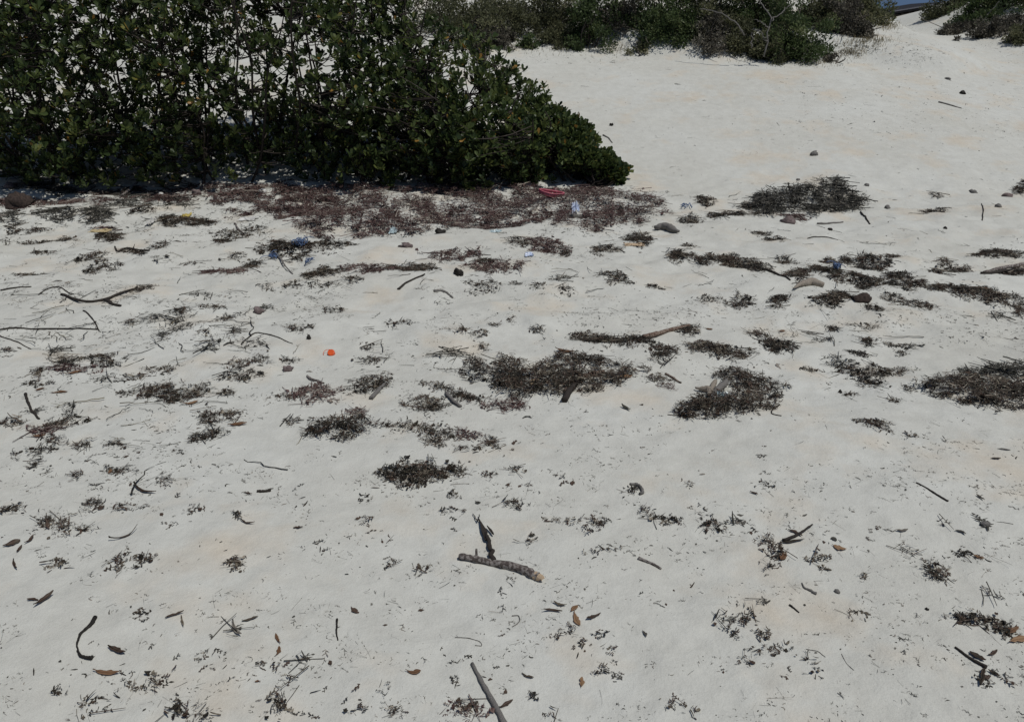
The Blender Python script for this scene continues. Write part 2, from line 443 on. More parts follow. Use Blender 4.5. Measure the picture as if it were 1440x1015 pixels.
def rot_batch(yaw, tilt, az):
    """n rotation matrices: yaw about Z, then a tilt about a horizontal axis"""
    n = len(yaw); c, s = np.cos(yaw), np.sin(yaw)
    Rz = np.zeros((n, 3, 3)); Rz[:, 0, 0] = c; Rz[:, 0, 1] = -s; Rz[:, 1, 0] = s; Rz[:, 1, 1] = c; Rz[:, 2, 2] = 1
    k = np.stack([np.cos(az), np.sin(az), 0 * az], 1)
    K = np.zeros((n, 3, 3)); K[:, 0, 1] = -k[:, 2]; K[:, 0, 2] = k[:, 1]; K[:, 1, 0] = k[:, 2]; K[:, 1, 2] = -k[:, 0]; K[:, 2, 0] = -k[:, 1]; K[:, 2, 1] = k[:, 0]
    ct, st = np.cos(tilt)[:, None, None], np.sin(tilt)[:, None, None]
    Rt = np.eye(3) + st * K + (1 - ct) * (K @ K)
    return Rt @ Rz

def scatter_arrays(P, size, mats, tint, pick):
    """P n×3, size n, mats n×3×3, tint n, pick n×(family,index) -> merged arrays"""
    Vs, Qs, Ts, o = [], [], [], 0
    fam = np.array(pick[0]); idx = pick[1]
    for f in set(fam.tolist()):
        for k, (V, Q) in enumerate(TPL[f]):
            s = np.where((fam == f) & (idx % len(TPL[f]) == k))[0]
            if not len(s): continue
            W = np.einsum('nij,vj->nvi', mats[s], V) * size[s][:, None, None] + P[s][:, None, :]
            nv = len(V)
            Vs.append(W.reshape(-1, 3)); Ts.append(np.repeat(tint[s], nv))
            Qs.append((Q[None] + (np.arange(len(s)) * nv)[:, None, None]).reshape(-1, 4) + o)
            o += len(s) * nv
    return np.vstack(Vs), np.vstack(Qs), np.concatenate(Ts)

def choose(kind, n, g, mixd=None):
    d = mixd or MIX[kind]
    return g.choice(list(d), n, p=np.array(list(d.values())) / sum(d.values())), g.integers(0, 1000, n)

# ------------------------------------------------------------------ sand
ys = [-8, -5, -3, -1.5, -0.5, 0.2, 0.6]
y = 0.9
while y < 26:
    ys.append(y); y *= 1.0072 if y < 10 else 1.010
ys += [26.5, 28, 30, 33, 37, 42, 50, 65, 90, 130, 200, 330, 600]
us = np.linspace(-1.02, 1.02, 420)
us = np.concatenate([[-40, -14, -7, -4, -2.6, -1.9, -1.5, -1.2], us, [1.2, 1.5, 1.9, 2.6, 4, 7, 14, 40]])
ys = np.array(ys)
X = np.outer(np.maximum(ys, 0.2) + 1.8, us); Y = np.outer(ys, np.ones(len(us)))
Z = height(X, Y)
nr, nc = X.shape
ii = (np.arange(nr - 1)[:, None] * nc + np.arange(nc - 1)[None]).ravel()
Q = np.stack([ii, ii + 1, ii + nc + 1, ii + nc], 1)
sand = link('sand', mesh_from('sand', np.stack([X, Y, Z], -1).reshape(-1, 3), Q, mat=M['sand'], smooth=True))
tag(sand, 'white sandy beach rising to a smooth dune', 'sand', kind='structure')

# ------------------------------------------------------------------ the big shrub
def leaf_tpl(g, cup=0.25, bend=0.5):
    ts = [0.0, 0.38, 0.78, 1.0]; ws = [0.06, 0.27, 0.46, 0.20]
    V = []
    for t, w in zip(ts, ws):
        zc = bend * 0.5 * t * t
        w = w * 0.52 * (1 + g.uniform(-0.06, 0.06))
        V += [(-w, t, zc + cup * w), (0, t + (0.02 if t == 1 else 0), zc), (w, t, zc + cup * w)]
    Q = []
    for i in range(len(ts) - 1):
        for j in (0, 1): Q.append((3 * i + j, 3 * i + j + 1, 3 * i + j + 4, 3 * i + j + 3))
    return np.array(V, float), np.array(Q, int)

def frames(dirs, nors):
    yv = dirs / np.linalg.norm(dirs, axis=1, keepdims=True)
    xv = np.cross(yv, nors); xv /= np.maximum(np.linalg.norm(xv, axis=1, keepdims=True), 1e-9)
    zv = np.cross(xv, yv)
    return np.stack([xv, yv, zv], 2)

def interp_tab(x, tab):
    a = np.array(tab); return np.interp(x, a[:, 0], a[:, 1])

def big_shrub():
    g = np.random.default_rng(21)
    ROOT = Vector((-3.2, 10.0, float(height(-3.2, 10.0))))
    root = empty('beach_shrub', ROOT)
    tag(root, 'large dense dark green broad-leaved shrub sprawling over the foot of the dune', 'shrub')
    HT = [(-9.5, 2.6), (-3.5, 2.5), (-2.0, 2.25), (-1.2, 1.72), (-0.6, 1.22), (-0.1, 1.0), (0.2, 0.80), (0.6, 0.55), (0.9, 0.36), (1.12, 0.20), (1.25, 0.10)]
    # rosettes of leaves: kept where a lumpy 3-D field is high, so that gaps run through the crown
    NR = 9300; pos = []
    while len(pos) < NR:
        x = g.uniform(-7.5, 1.28, 4000); v = g.uniform(0, 1, 4000) ** 0.9; w = g.uniform(0, 1, 4000); w = np.where(g.random(4000) < 0.72, w, w * w)
        depth = 1.75 * np.clip((1.45 - x) / 1.6, 0.15, 1)
        yf = 8.28 + 0.16 * np.sin(x * 1.9 + 0.5) + 0.12 * np.sin(x * 4.3) + 0.30 * sstep(0.2, 1.2, x) + 0.12 * sstep(-4.5, -6, x) - 0.22 * sstep(-1.6, -3.2, x)
        y = yf + depth * v - 0.05
        H = interp_tab(x, HT) * (0.62 + 0.38 * np.sqrt(np.clip(v * 2.2, 0, 1))) * (0.78 + 0.32 * vn(x * 2.2, y * 2.2, 77) + 0.20 * vn(x * 6.2, y * 6.2, 78))
        z0 = height(x, y)
        lo = 0.01 + 0.26 * np.clip(vn(x * 3.1 + 4, 3.3 + 0 * x, 70) - 0.35, 0, 1)
        z = z0 + lo + (np.maximum(H, lo + 0.08) - lo) * w
        y = y - 0.22 * np.sin(np.clip(w, 0, 1) * math.pi) * np.clip((1.3 - x), 0, 1)      # bulges out towards the beach
        f = 0.32 * vn(x * 2.1 + z * 0.9, z * 2.3 + y * 0.8, 71) + 0.68 * vn(x * 4.6 - y * 1.3, z * 4.8 + y * 1.7, 72)
        f = f + 0.10 * (v < 0.35) + 0.09 * (w > 0.8) + 0.09 * (w > 0.40) * (x < -1.2)
        ok = f > 0.41
        pos += list(np.stack([x, y, z], 1)[ok])
    pos = np.array(pos)[g.permutation(len(pos))[:NR]]
    # leaves
    tpls = [leaf_tpl(g, g.uniform(0.1, 0.4), g.uniform(0.0, 0.6)) for _ in range(5)]
    P, D, N, S, T = [], [], [], [], []
    for p in pos:
        out = np.array([g.normal(0, 0.35) + 0.25 * (p[0] > 0), -0.45 + g.normal(0, 0.35), 0.75 + g.normal(0, 0.25)]); out /= np.linalg.norm(out)
        a = np.cross(out, [0.3, 0.1, 0.9]); a /= np.linalg.norm(a); b = np.cross(out, a)
        nl = int(g.integers(6, 11)); base_t = np.clip(g.normal(0.48, 0.19), 0.05, 0.8)
        ph = g.uniform(0, 6.28)
        for k in range(nl):
            th = ph + k * 2.4; op = R(g.uniform(18, 50) + 38 * (k / nl))
            rad = math.cos(th) * a + math.sin(th) * b
            P.append(p - out * 0.035 * (k / nl)); D.append(out * math.cos(op) + rad * math.sin(op)); N.append(out * math.sin(op) - rad * math.cos(op))
            S.append(g.uniform(0.052, 0.088)); u = g.random()
            T.append(g.uniform(0.96, 1.1) if u > 0.988 else (g.uniform(0.86, 0.95) if u > 0.965 else np.clip(base_t + g.normal(0, 0.09), 0, 0.82)))
    P = np.array(P); D = np.array(D); N = np.array(N); S = np.array(S); T = np.array(T)
    FR = frames(D, N); idx = g.integers(0, len(tpls), len(P))
    # the 300 leaves that show largest: outermost towards the beach, inside the frame
    hid = P[:, 1] - 0.25 * P[:, 2]
    cell = np.round(P[:, 0] * 6).astype(int) * 1000 + np.round(P[:, 2] * 6).astype(int)
    order = np.argsort(hid - 4 * (S - 0.07)); taken = {}; single = []
    for i in order:
        if P[i, 0] < -5.9 or T[i] > 0.9: continue
        c = cell[i]
        if taken.get(c, 0) >= 2: continue
        taken[c] = taken.get(c, 0) + 1; single.append(i)
        if len(single) == 300: break
    rest = np.ones(len(P), bool); rest[single] = False
    Vs, Qs, Ts, o = [], [], [], 0
    for k, (V, Qk) in enumerate(tpls):
        s = np.where(rest & (idx == k))[0]
        W = np.einsum('nij,vj->nvi', FR[s], V) * S[s][:, None, None] + P[s][:, None, :]
        Vs.append(W.reshape(-1, 3)); Ts.append(np.repeat(T[s], len(V)))
        Qs.append((Qk[None] + (np.arange(len(s)) * len(V))[:, None, None]).reshape(-1, 4) + o); o += len(s) * len(V)
    off = np.array(ROOT)
    fo = link('foliage', mesh_from('foliage', np.vstack(Vs) - off, np.vstack(Qs), np.concatenate(Ts), M['leaf'], True), root)
    tag(fo, kind='stuff')
    lm = {}
    for i in single:
        key = (int(idx[i]), int(T[i] * 5))
        if key not in lm:
            V, Qk = tpls[key[0]]
            lm[key] = mesh_from('leaf', V, Qk, np.full(len(V), (key[1] + 0.5) / 5), M['leaf'], True)
        ob = link('leaf', lm[key], root)
        m = Matrix(FR[i].tolist()).to_4x4(); 
        ob.matrix_local = Matrix.Translation(Vector(P[i]) - ROOT) @ m @ Matrix.Scale(float(S[i]) * 1.15, 4)
    # stems: boughs that rise from the sand, with a twig to every rosette
    parts, tint = [], []
    bough = []
    for bx in np.arange(-7.5, 1.0, 0.085):
        x0 = bx + g.uniform(-0.15, 0.15); dep = 1.2 * min(1, max(0.15, (1.2 - x0) / 1.5))
        y0 = 8.35 + g.uniform(0, dep); H = float(interp_tab(x0, HT)) * g.uniform(0.55, 0.95)
        lean = g.normal(0, 0.35, 2)
        pts = [np.array([x0, y0, float(height(x0, y0)) - 0.03])]
        for k in range(1, 6):
            t = k / 5
            q = pts[0] + np.array([lean[0] * t * H + g.normal(0, 0.06), lean[1] * t * H - 0.15 * t + g.normal(0, 0.06), H * t])
            pts.append(q)
        pts = np.array(pts); bough.append(densify(pts, 12))
        V, Qb = tube_arrays(bough[-1], np.linspace(0.017, 0.006, 12), 4, False); parts.append((V, Qb)); tint.append(np.full(len(V), g.uniform(0.2, 0.7)))
    nodes = np.vstack(bough)
    for p in pos:
        dd = nodes - p; d2 = (dd ** 2).sum(1) + 3.0 * np.clip(dd[:, 2] + 0.05, 0, 9) ** 2
        q = nodes[np.argmin(d2 * g.uniform(0.7, 1.3, len(d2)))]
        midp = 0.5 * (p + q) + np.array([g.normal(0, 0.05), g.normal(0, 0.05), -0.06 + g.normal(0, 0.05)])
        t = np.linspace(0, 1, 4)[:, None]
        pts = (1 - t) ** 2 * q + 2 * t * (1 - t) * midp + t ** 2 * p
        V, Qb = tube_arrays(pts, np.linspace(0.0065, 0.004, 4), 3, False); parts.append((V, Qb)); tint.append(np.full(len(V), g.uniform(0.0, 0.75)))
    V, Qb = merge(parts)
    link('stem', mesh_from('stem', V - off, Qb, np.concatenate(tint), M['stem'], True), root)

big_shrub()

# ------------------------------------------------------------------ dune scrub behind
def scrub(name, label, cx, cy, rx, ry, h, mat, n=5200, leaf=0.045, clumps=55, seed=0, twigs=40, cat='shrub', group=None, sink=0.05, bare=0.0, stem_mat='stem'):
    g = np.random.default_rng(1000 + seed)
    zb = float(height(cx, cy))
    root = empty(name, (cx, cy, zb)); tag(root, label, cat, group)
    # clump centres through an uneven dome
    c = []
    while len(c) < clumps:
        d = g.normal(0, 1, 3); d /= np.linalg.norm(d); d[2] = abs(d[2]) * (1 if len(c) % 3 else 0.25)
        r = g.uniform(0.12, 1.0) ** 0.5 * (0.75 + 0.45 * float(vn(d[0] * 2 + seed, d[1] * 2 + d[2] * 2, seed)))
        q = np.array([d[0] * rx * r, d[1] * ry * r, d[2] * h * r])
        gz = float(height(cx + q[0], cy + q[1])) - zb
        q[2] = max(q[2] + gz * (0.9), gz + 0.03 + 0.1 * h * g.random())
        c.append(q)
    c = np.array(c)
    cs = g.uniform(0.10, 0.24, clumps) * (min(rx, h) ** 0.6)
    ct = np.clip(g.normal(0.45, 0.17, clumps), 0.05, 0.95)
    k = g.integers(0, clumps, n)
    off = g.normal(0, 1, (n, 3)); off /= np.linalg.norm(off, axis=1, keepdims=True); off *= (g.random(n) ** 0.4)[:, None]
    P = c[k] + off * (cs[k][:, None]) * np.array([1.15, 1.0, 0.95])
    gz = height(cx + P[:, 0], cy + P[:, 1]) - zb
    P[:, 2] = np.maximum(P[:, 2], gz + 0.012)
    D = off * 0.8 + g.normal(0, 0.6, (n, 3)) + np.array([0, 0, 0.35]); N = np.cross(D, g.normal(0, 1, (n, 3))) + np.array([0, 0, 0.4])
    FR = frames(D, N); S = leaf * g.uniform(0.6, 1.35, n)
    V = np.array([(0, 0, 0), (0.26, 0.55, 0.06), (0, 1, -0.03), (-0.26, 0.55, 0.06)]); Qk = np.array([(0, 1, 2, 3)])
    W = np.einsum('nij,vj->nvi', FR, V) * S[:, None, None] + P[:, None, :]
    T = np.clip(ct[k] + g.normal(0, 0.12, n), 0, 1)
    cr = link('crown', mesh_from('crown', W.reshape(-1, 3), (Qk[None] + (np.arange(n) * 4)[:, None, None]).reshape(-1, 4), np.repeat(T, 4), M[mat], True), root)
    tag(cr, kind='stuff')
    parts, tint = [], []
    for i in range(twigs):
        q = c[i % clumps]
        x0, y0 = q[0] * 0.3 + g.normal(0, 0.08), q[1] * 0.3 + g.normal(0, 0.08)
        p0 = np.array([x0, y0, float(height(cx + x0, cy + y0)) - zb - sink])
        m = 0.5 * (p0 + q) + g.normal(0, 0.10, 3)
        t = np.linspace(0, 1, 6)[:, None]
        pts = (1 - t) ** 2 * p0 + 2 * t * (1 - t) * m + t ** 2 * (q + g.normal(0, 0.1 + bare, 3) * np.array([1, 1, 0.7]))
        V, Qb = tube_arrays(pts, np.linspace(0.016, 0.005, 6), 3, False); parts.append((V, Qb)); tint.append(np.full(len(V), g.uniform(0.4, 1.2)))
    V, Qb = merge(parts)
    link('trunk', mesh_from('trunk', V, Qb, np.concatenate(tint), M[stem_mat], True), root)
    return root

def scrub_px(px, py, back, *a, **k):              # foot seen at that pixel, centre a little farther up the dune
    x, y = ground(px, py); s = (float(y) + back) / float(y)
    return float(x) * s, float(y) + back

SCRUB = [  # name, label, foot pixel, set-back, rx, ry, h, material, leaves, leaf size, clumps
    ('dune_shrub', 'sparse olive scrub on the dune just behind the top of the large dark shrub', 640, 62, 0.5, 0.95, 0.9, 0.75, 'scrub', 9000, 0.045, 80),
    ('dune_shrub', 'loose olive shrub with grey twigs left of the bright green hanging shrub', 712, 62, 0.75, 0.85, 0.8, 0.95, 'scrub', 9000, 0.042, 75),
    ('dune_shrub', 'rounded olive scrub between the loose olive shrub and the bright green one', 775, 62, 0.6, 0.65, 0.7, 0.95, 'scrub', 8000, 0.042, 70),
    ('dune_shrub', 'bright green shrub hanging over the lip of the smooth sand slope', 828, 74, 0.35, 0.40, 0.45, 0.95, 'scrub2', 7000, 0.045, 55),
    ('dry_bush', 'wispy grey-brown dry bush beside the bright green hanging shrub', 868, 64, 0.6, 0.42, 0.5, 1.2, 'scrub3', 6000, 0.045, 50),
    ('dune_shrub', 'dark green shrub at the crest of the slope, left of the eroded sand bank', 922, 62, 0.6, 0.65, 0.6, 1.15, 'scrub2', 10000, 0.045, 75),
    ('dune_shrub', 'olive shrub overhanging the eroded bank, left of the pale bare branches', 992, 66, 0.7, 0.55, 0.6, 1.15, 'scrub', 9000, 0.045, 70),
    ('dune_shrub', 'shaded shrub behind the pale bare branches above the bank', 1052, 70, 0.8, 0.6, 0.6, 1.25, 'scrub2', 9000, 0.045, 70),
    ('dune_shrub', 'green shrub drooping down the bank to the sand, right of the pale branches', 1112, 92, 0.42, 0.55, 0.5, 1.0, 'scrub2', 11000, 0.042, 80),
    ('dry_bush', 'grey leafless twiggy bush at the left edge of the sandy gully', 1182, 62, 0.55, 0.36, 0.4, 0.8, 'scrub3', 5000, 0.042, 45),
    ('dune_shrub', 'olive shrub at the head of the gully, left of the dark hut', 1204, 34, 0.6, 0.56, 0.6, 0.85, 'scrub', 7000, 0.05, 55),
    ('dune_shrub', 'low olive shrub at the head of the gully, right of the dark hut', 1326, 26, 0.6, 0.62, 0.5, 0.65, 'scrub', 6000, 0.05, 50),
    ('dune_shrub', 'deep green shrub covering the mound right of the gully', 1412, 34, 0.8, 1.05, 0.8, 1.0, 'scrub2', 11000, 0.05, 80),
    ('dune_shrub', 'brown-grey low scrub on the undercut bank below the mound', 1400, 54, 0.25, 0.80, 0.35, 0.30, 'scrub3', 6000, 0.045, 60),
    ('dune_shrub', 'small mixed scrub clump at the foot of the mound beside the gully', 1436, 62, 0.2, 0.35, 0.3, 0.35, 'scrub', 3500, 0.045, 36),
    ('dune_shrub', 'low olive scrub filling the bank between the shaded shrub and the drooping green shrub', 1078, 66, 0.6, 0.4, 0.4, 0.8, 'scrub', 6000, 0.045, 50),
    ('dune_shrub', 'upright olive shrub behind the drooping green shrub, beside the grey twiggy bush', 1150, 62, 0.75, 0.45, 0.5, 1.15, 'scrub', 8000, 0.045, 60),
    ('dry_bush', 'low grey-brown scrub spreading over the sand below the loose olive shrub', 690, 70, 0.25, 0.6, 0.35, 0.28, 'scrub3', 4500, 0.042, 50),
    ('dune_shrub', 'low olive ground scrub below the rounded olive scrub', 785, 70, 0.25, 0.42, 0.3, 0.28, 'scrub', 3500, 0.042, 40),
    ('dune_shrub', 'low green ground scrub along the crest between dry bush and dark green shrub', 955, 69, 0.3, 0.45, 0.3, 0.4, 'scrub2', 4500, 0.042, 45),
    ('dune_shrub', 'low brownish scrub hanging down the eroded bank below the olive overhanging shrub', 1000, 78, 0.25, 0.42, 0.3, 0.42, 'scrub3', 4500, 0.042, 45),
    ('dune_shrub', 'low olive scrub at the foot of the pale bare branches', 1042, 82, 0.25, 0.36, 0.3, 0.40, 'scrub', 4500, 0.042, 45),
    ('dune_shrub', 'rounded olive scrub at the foot of the bank, left of the drooping green shrub', 1084, 90, 0.28, 0.36, 0.3, 0.50, 'scrub', 5500, 0.042, 50),
    ('dune_shrub', 'leafy green scrub below the dark green crest shrub, above the smooth slope', 940, 68, 0.3, 0.5, 0.3, 0.45, 'scrub2', 5000, 0.042, 50),
    ('dry_bush', 'low brown root tangle reaching into the gully from the undercut bank', 1348, 50, 0.2, 0.55, 0.25, 0.20, 'scrub3', 3500, 0.042, 45),
    ('dune_shrub', 'green scrub spilling over the top of the mound above the undercut bank', 1376, 36, 0.5, 0.6, 0.5, 0.6, 'scrub2', 6000, 0.05, 50),
    ('dry_bush', 'dark low dry bush at the left foot of the gully below the grey twiggy bush', 1206, 58, 0.3, 0.26, 0.25, 0.3, 'scrub3', 2400, 0.042, 30),
    ('creeping_plant', 'small green creeping plant alone on the sand below the dry bush', 899, 76, 0.05, 0.22, 0.15, 0.12, 'scrub', 700, 0.04, 14),
    ('creeping_plant', 'small leafy plant on the sand edge below the loose olive shrub', 746, 71, 0.05, 0.24, 0.2, 0.16, 'scrub2', 800, 0.045, 14),
    ('creeping_plant', 'dark straggly plant on the sand under the grey twiggy bush', 1168, 88, 0.05, 0.13, 0.12, 0.12, 'scrub3', 400, 0.035, 10),
]
for i, (nm, lb, px, py, back, rx, ry, h, mt, n, lf, cl) in enumerate(SCRUB):
    cx, cy = scrub_px(px, py, back)
    scrub(nm, lb, cx, cy, rx, ry, h, mt, n, lf, cl, seed=i, twigs=(60 if nm == 'dry_bush' else 30) if h > 0.3 else 8, cat='plant' if h < 0.25 else 'shrub', bare=0.15 if nm == 'dry_bush' else 0)
for i, (x, y, rx, h) in enumerate([(-3.0, 17.0, 1.4, 1.3), (-0.6, 17.0, 1.3, 1.4), (1.4, 17.2, 1.3, 1.4), (3.4, 17.4, 1.3, 1.5), (5.4, 17.4, 1.3, 1.4), (6.5, 17.2, 1.0, 1.3), (13.4, 18.4, 1.2, 1.1)]):
    scrub('dune_shrub', 'dense green scrub farther up, along the top of the dune', x, y, rx, 1.0, h, 'scrub2' if i % 2 else 'scrub', 3000, 0.07, 55, seed=60 + i, twigs=14, group='dense scrub along the dune top')

# pale bare branches in front of the shaded shrubs
def px_at(px, py, y):                              # point on the line of sight at a chosen distance y
    dx, dy, dz = ray_dirs(px, py); t = y / dy
    return np.array([float(dx * t), y, float(CAM_H + dz * t)])

def branch_obj(name, label, chains, mat, cat, group=None):
    parts = []
    o0 = np.array(chains[0][0][0])
    for k, (pts, r0, r1) in enumerate(chains):
        p = densify(np.array(pts), 14); p[1:-1] += np.random.default_rng(k).normal(0, 0.012, (12, 3))
        parts.append(tube_arrays(p - o0, np.linspace(r0, r1, 14), 6, True, 0.12, k))
    V, Qb = merge(parts)
    o = link(name, mesh_from(name, V, Qb, None, mat, True), None, o0); tag(o, label, cat, group); return o

yb = 12.55
branch_obj('bare_branch', 'pale forked dead branch standing in front of the dark hollow in the scrub', [
    ([px_at(1074, 80, yb), px_at(1080, 55, yb), px_at(1082, 38, yb), px_at(1085, 30, yb + .05), px_at(1080, 15, yb + .15), px_at(1068, 4, yb + .3)], 0.013, 0.007),
    ([px_at(1081, 40, yb), px_at(1072, 32, yb - .05), px_at(1060, 28, yb)], 0.008, 0.004),
    ([px_at(1085, 30, yb), px_at(1098, 20, yb + .05), px_at(1112, 6, yb + .2)], 0.009, 0.005),
    ([px_at(1077, 60, yb), px_at(1072, 47, yb - .05), px_at(1062, 43, yb)], 0.007, 0.004)], M['greywood'], 'branch')
branch_obj('bare_branch', 'long pale dead branch arching down out of the olive shrub', [
    ([px_at(1047, 50, yb), px_at(1039, 40, yb), px_at(1036, 29, yb), px_at(1020, 22, yb + .05), px_at(1004, 15, yb + .1), px_at(984, 13, yb + .2)], 0.010, 0.006)], M['greywood'], 'branch')
branch_obj('bare_branch', 'short pale upright dead stem beside the forked bare branch', [
    ([px_at(1057, 68, yb), px_at(1058, 55, yb), px_at(1057, 46, yb)], 0.009, 0.007)], M['greywood'], 'branch')
branch_obj('fallen_branch', 'thin pale dead branch leaning on the undercut bank right of the gully', [
    ([g1(1378, 40, .05), g1(1392, 30, .25), g1(1406, 24, .40)], 0.014, 0.008)], M['greywood'], 'branch')

# dry grass at the side of the gully
def grass(name, label, spots, n, h, mat, seed, spread=0.3):
    g = np.random.default_rng(seed); parts, tint = [], []
    P = []
    for k in range(n):
        px, py, sx, sy = spots[int(g.integers(0, len(spots)))]
        x, y = ground(px + g.normal(0, sx), py + g.normal(0, sy)); P.append((float(x), float(y)))
    P = np.array(P); zz = height(P[:, 0], P[:, 1])
    for (x, y), z in zip(P, zz):
        a = g.uniform(0, 6.28); L = h * g.uniform(0.5, 1.3); b = g.uniform(0.2, 0.9)
        d = np.array([math.cos(a), math.sin(a), 0]); s = np.array([-d[1], d[0], 0]) * 0.0028
        p0 = np.array([x, y, z - 0.005])
        m = p0 + d * L * 0.3 * b + np.array([0, 0, L * 0.6]); e = p0 + d * L * 0.8 * b + np.array([0, 0, L * (1 - 0.45 * b)])
        parts.append((np.array([p0 - s, p0 + s, m + s * .8, m - s * .8, e + s * .2, e - s * .2]), np.array([(0, 1, 2, 3), (3, 2, 4, 5)])))
        tint.append(np.full(6, g.uniform(0.1, 1)))
    V, Qb = merge(parts)
    o = link(name, mesh_from(name, V, Qb, np.concatenate(tint), M[mat], False)); tag(o, label, 'grass', kind='stuff'); return o
grass('dry_grass', 'straw-coloured dry grass along the side of the sandy gully', [(1205, 62, 18, 6), (1228, 58, 14, 5), (1195, 75, 14, 3), (1248, 38, 10, 3)], 1100, 0.07, 'straw', 3)
grass('bank_grass', 'olive grass and roots along the foot of the scrub bank', [(720, 62, 40, 6), (800, 68, 40, 6), (860, 66, 20, 5), (1000, 68, 20, 8), (1085, 80, 30, 6), (1150, 88, 20, 4)], 1800, 0.05, 'straw', 4)

# dark hut beyond the gully
def hut():
    yh = 29.0
    a = px_at(1245, 22, yh); b = px_at(1350, 8, yh)
    x0, x1 = a[0], b[0]; zt0 = px_at(1250, 17, yh)[2]; zt1 = px_at(1292, 10, yh)[2]
    sl = (zt1 - zt0) / (px_at(1292, 6, yh)[0] - px_at(1250, 13, yh)[0])
    zl = zt0 - sl * (px_at(1250, 13, yh)[0] - x0); zr = zl + sl * (x1 - x0)
    zg = float(base_h(x0, yh)) - 0.4
    root = empty('hut', ((x0 + x1) / 2, yh, zg)); tag(root, 'dark hut with a slanting roof edge seen beyond the head of the gully', 'hut')
    o = np.array(root.location)
    def prism(nm, xa, xb, ya, ybk, za0, zb0, za1, zb1, mat):
        V = np.array([(xa, ya, za0), (xb, ya, zb0), (xb, ybk, zb0), (xa, ybk, za0), (xa, ya, za1), (xb, ya, zb1), (xb, ybk, zb1), (xa, ybk, za1)]) - o
        Qp = np.array([(0, 3, 2, 1), (4, 5, 6, 7), (0, 1, 5, 4), (1, 2, 6, 5), (2, 3, 7, 6), (3, 0, 4, 7)])
        return link(nm, mesh_from(nm, V, Qp, None, mat), root)
    prism('wall', x0 + .15, x1 - .15, yh + .3, yh + 3.2, zg, zg, zl - .12, zr - .14, M['hutwall'])
    prism('roof', x0, x1, yh, yh + 3.6, zl - .10, zr - .10, zl - 0.02, zr - 0.02, M['roof'])
    prism('fascia', x0 - .02, x1 + .02, yh - .04, yh - .002, zl - .03, zr - .03, zl + .003, zr + .003, M['fascia'])
    for k in range(9):
        xx = x0 + .3 + k * (x1 - x0 - .6) / 8
        prism('board', xx - .12, xx + .12, yh + .26, yh + .297, zg, zg, zl - .14 + sl * (xx - x0), zl - .14 + sl * (xx - x0), M['hutwall'])
hut()

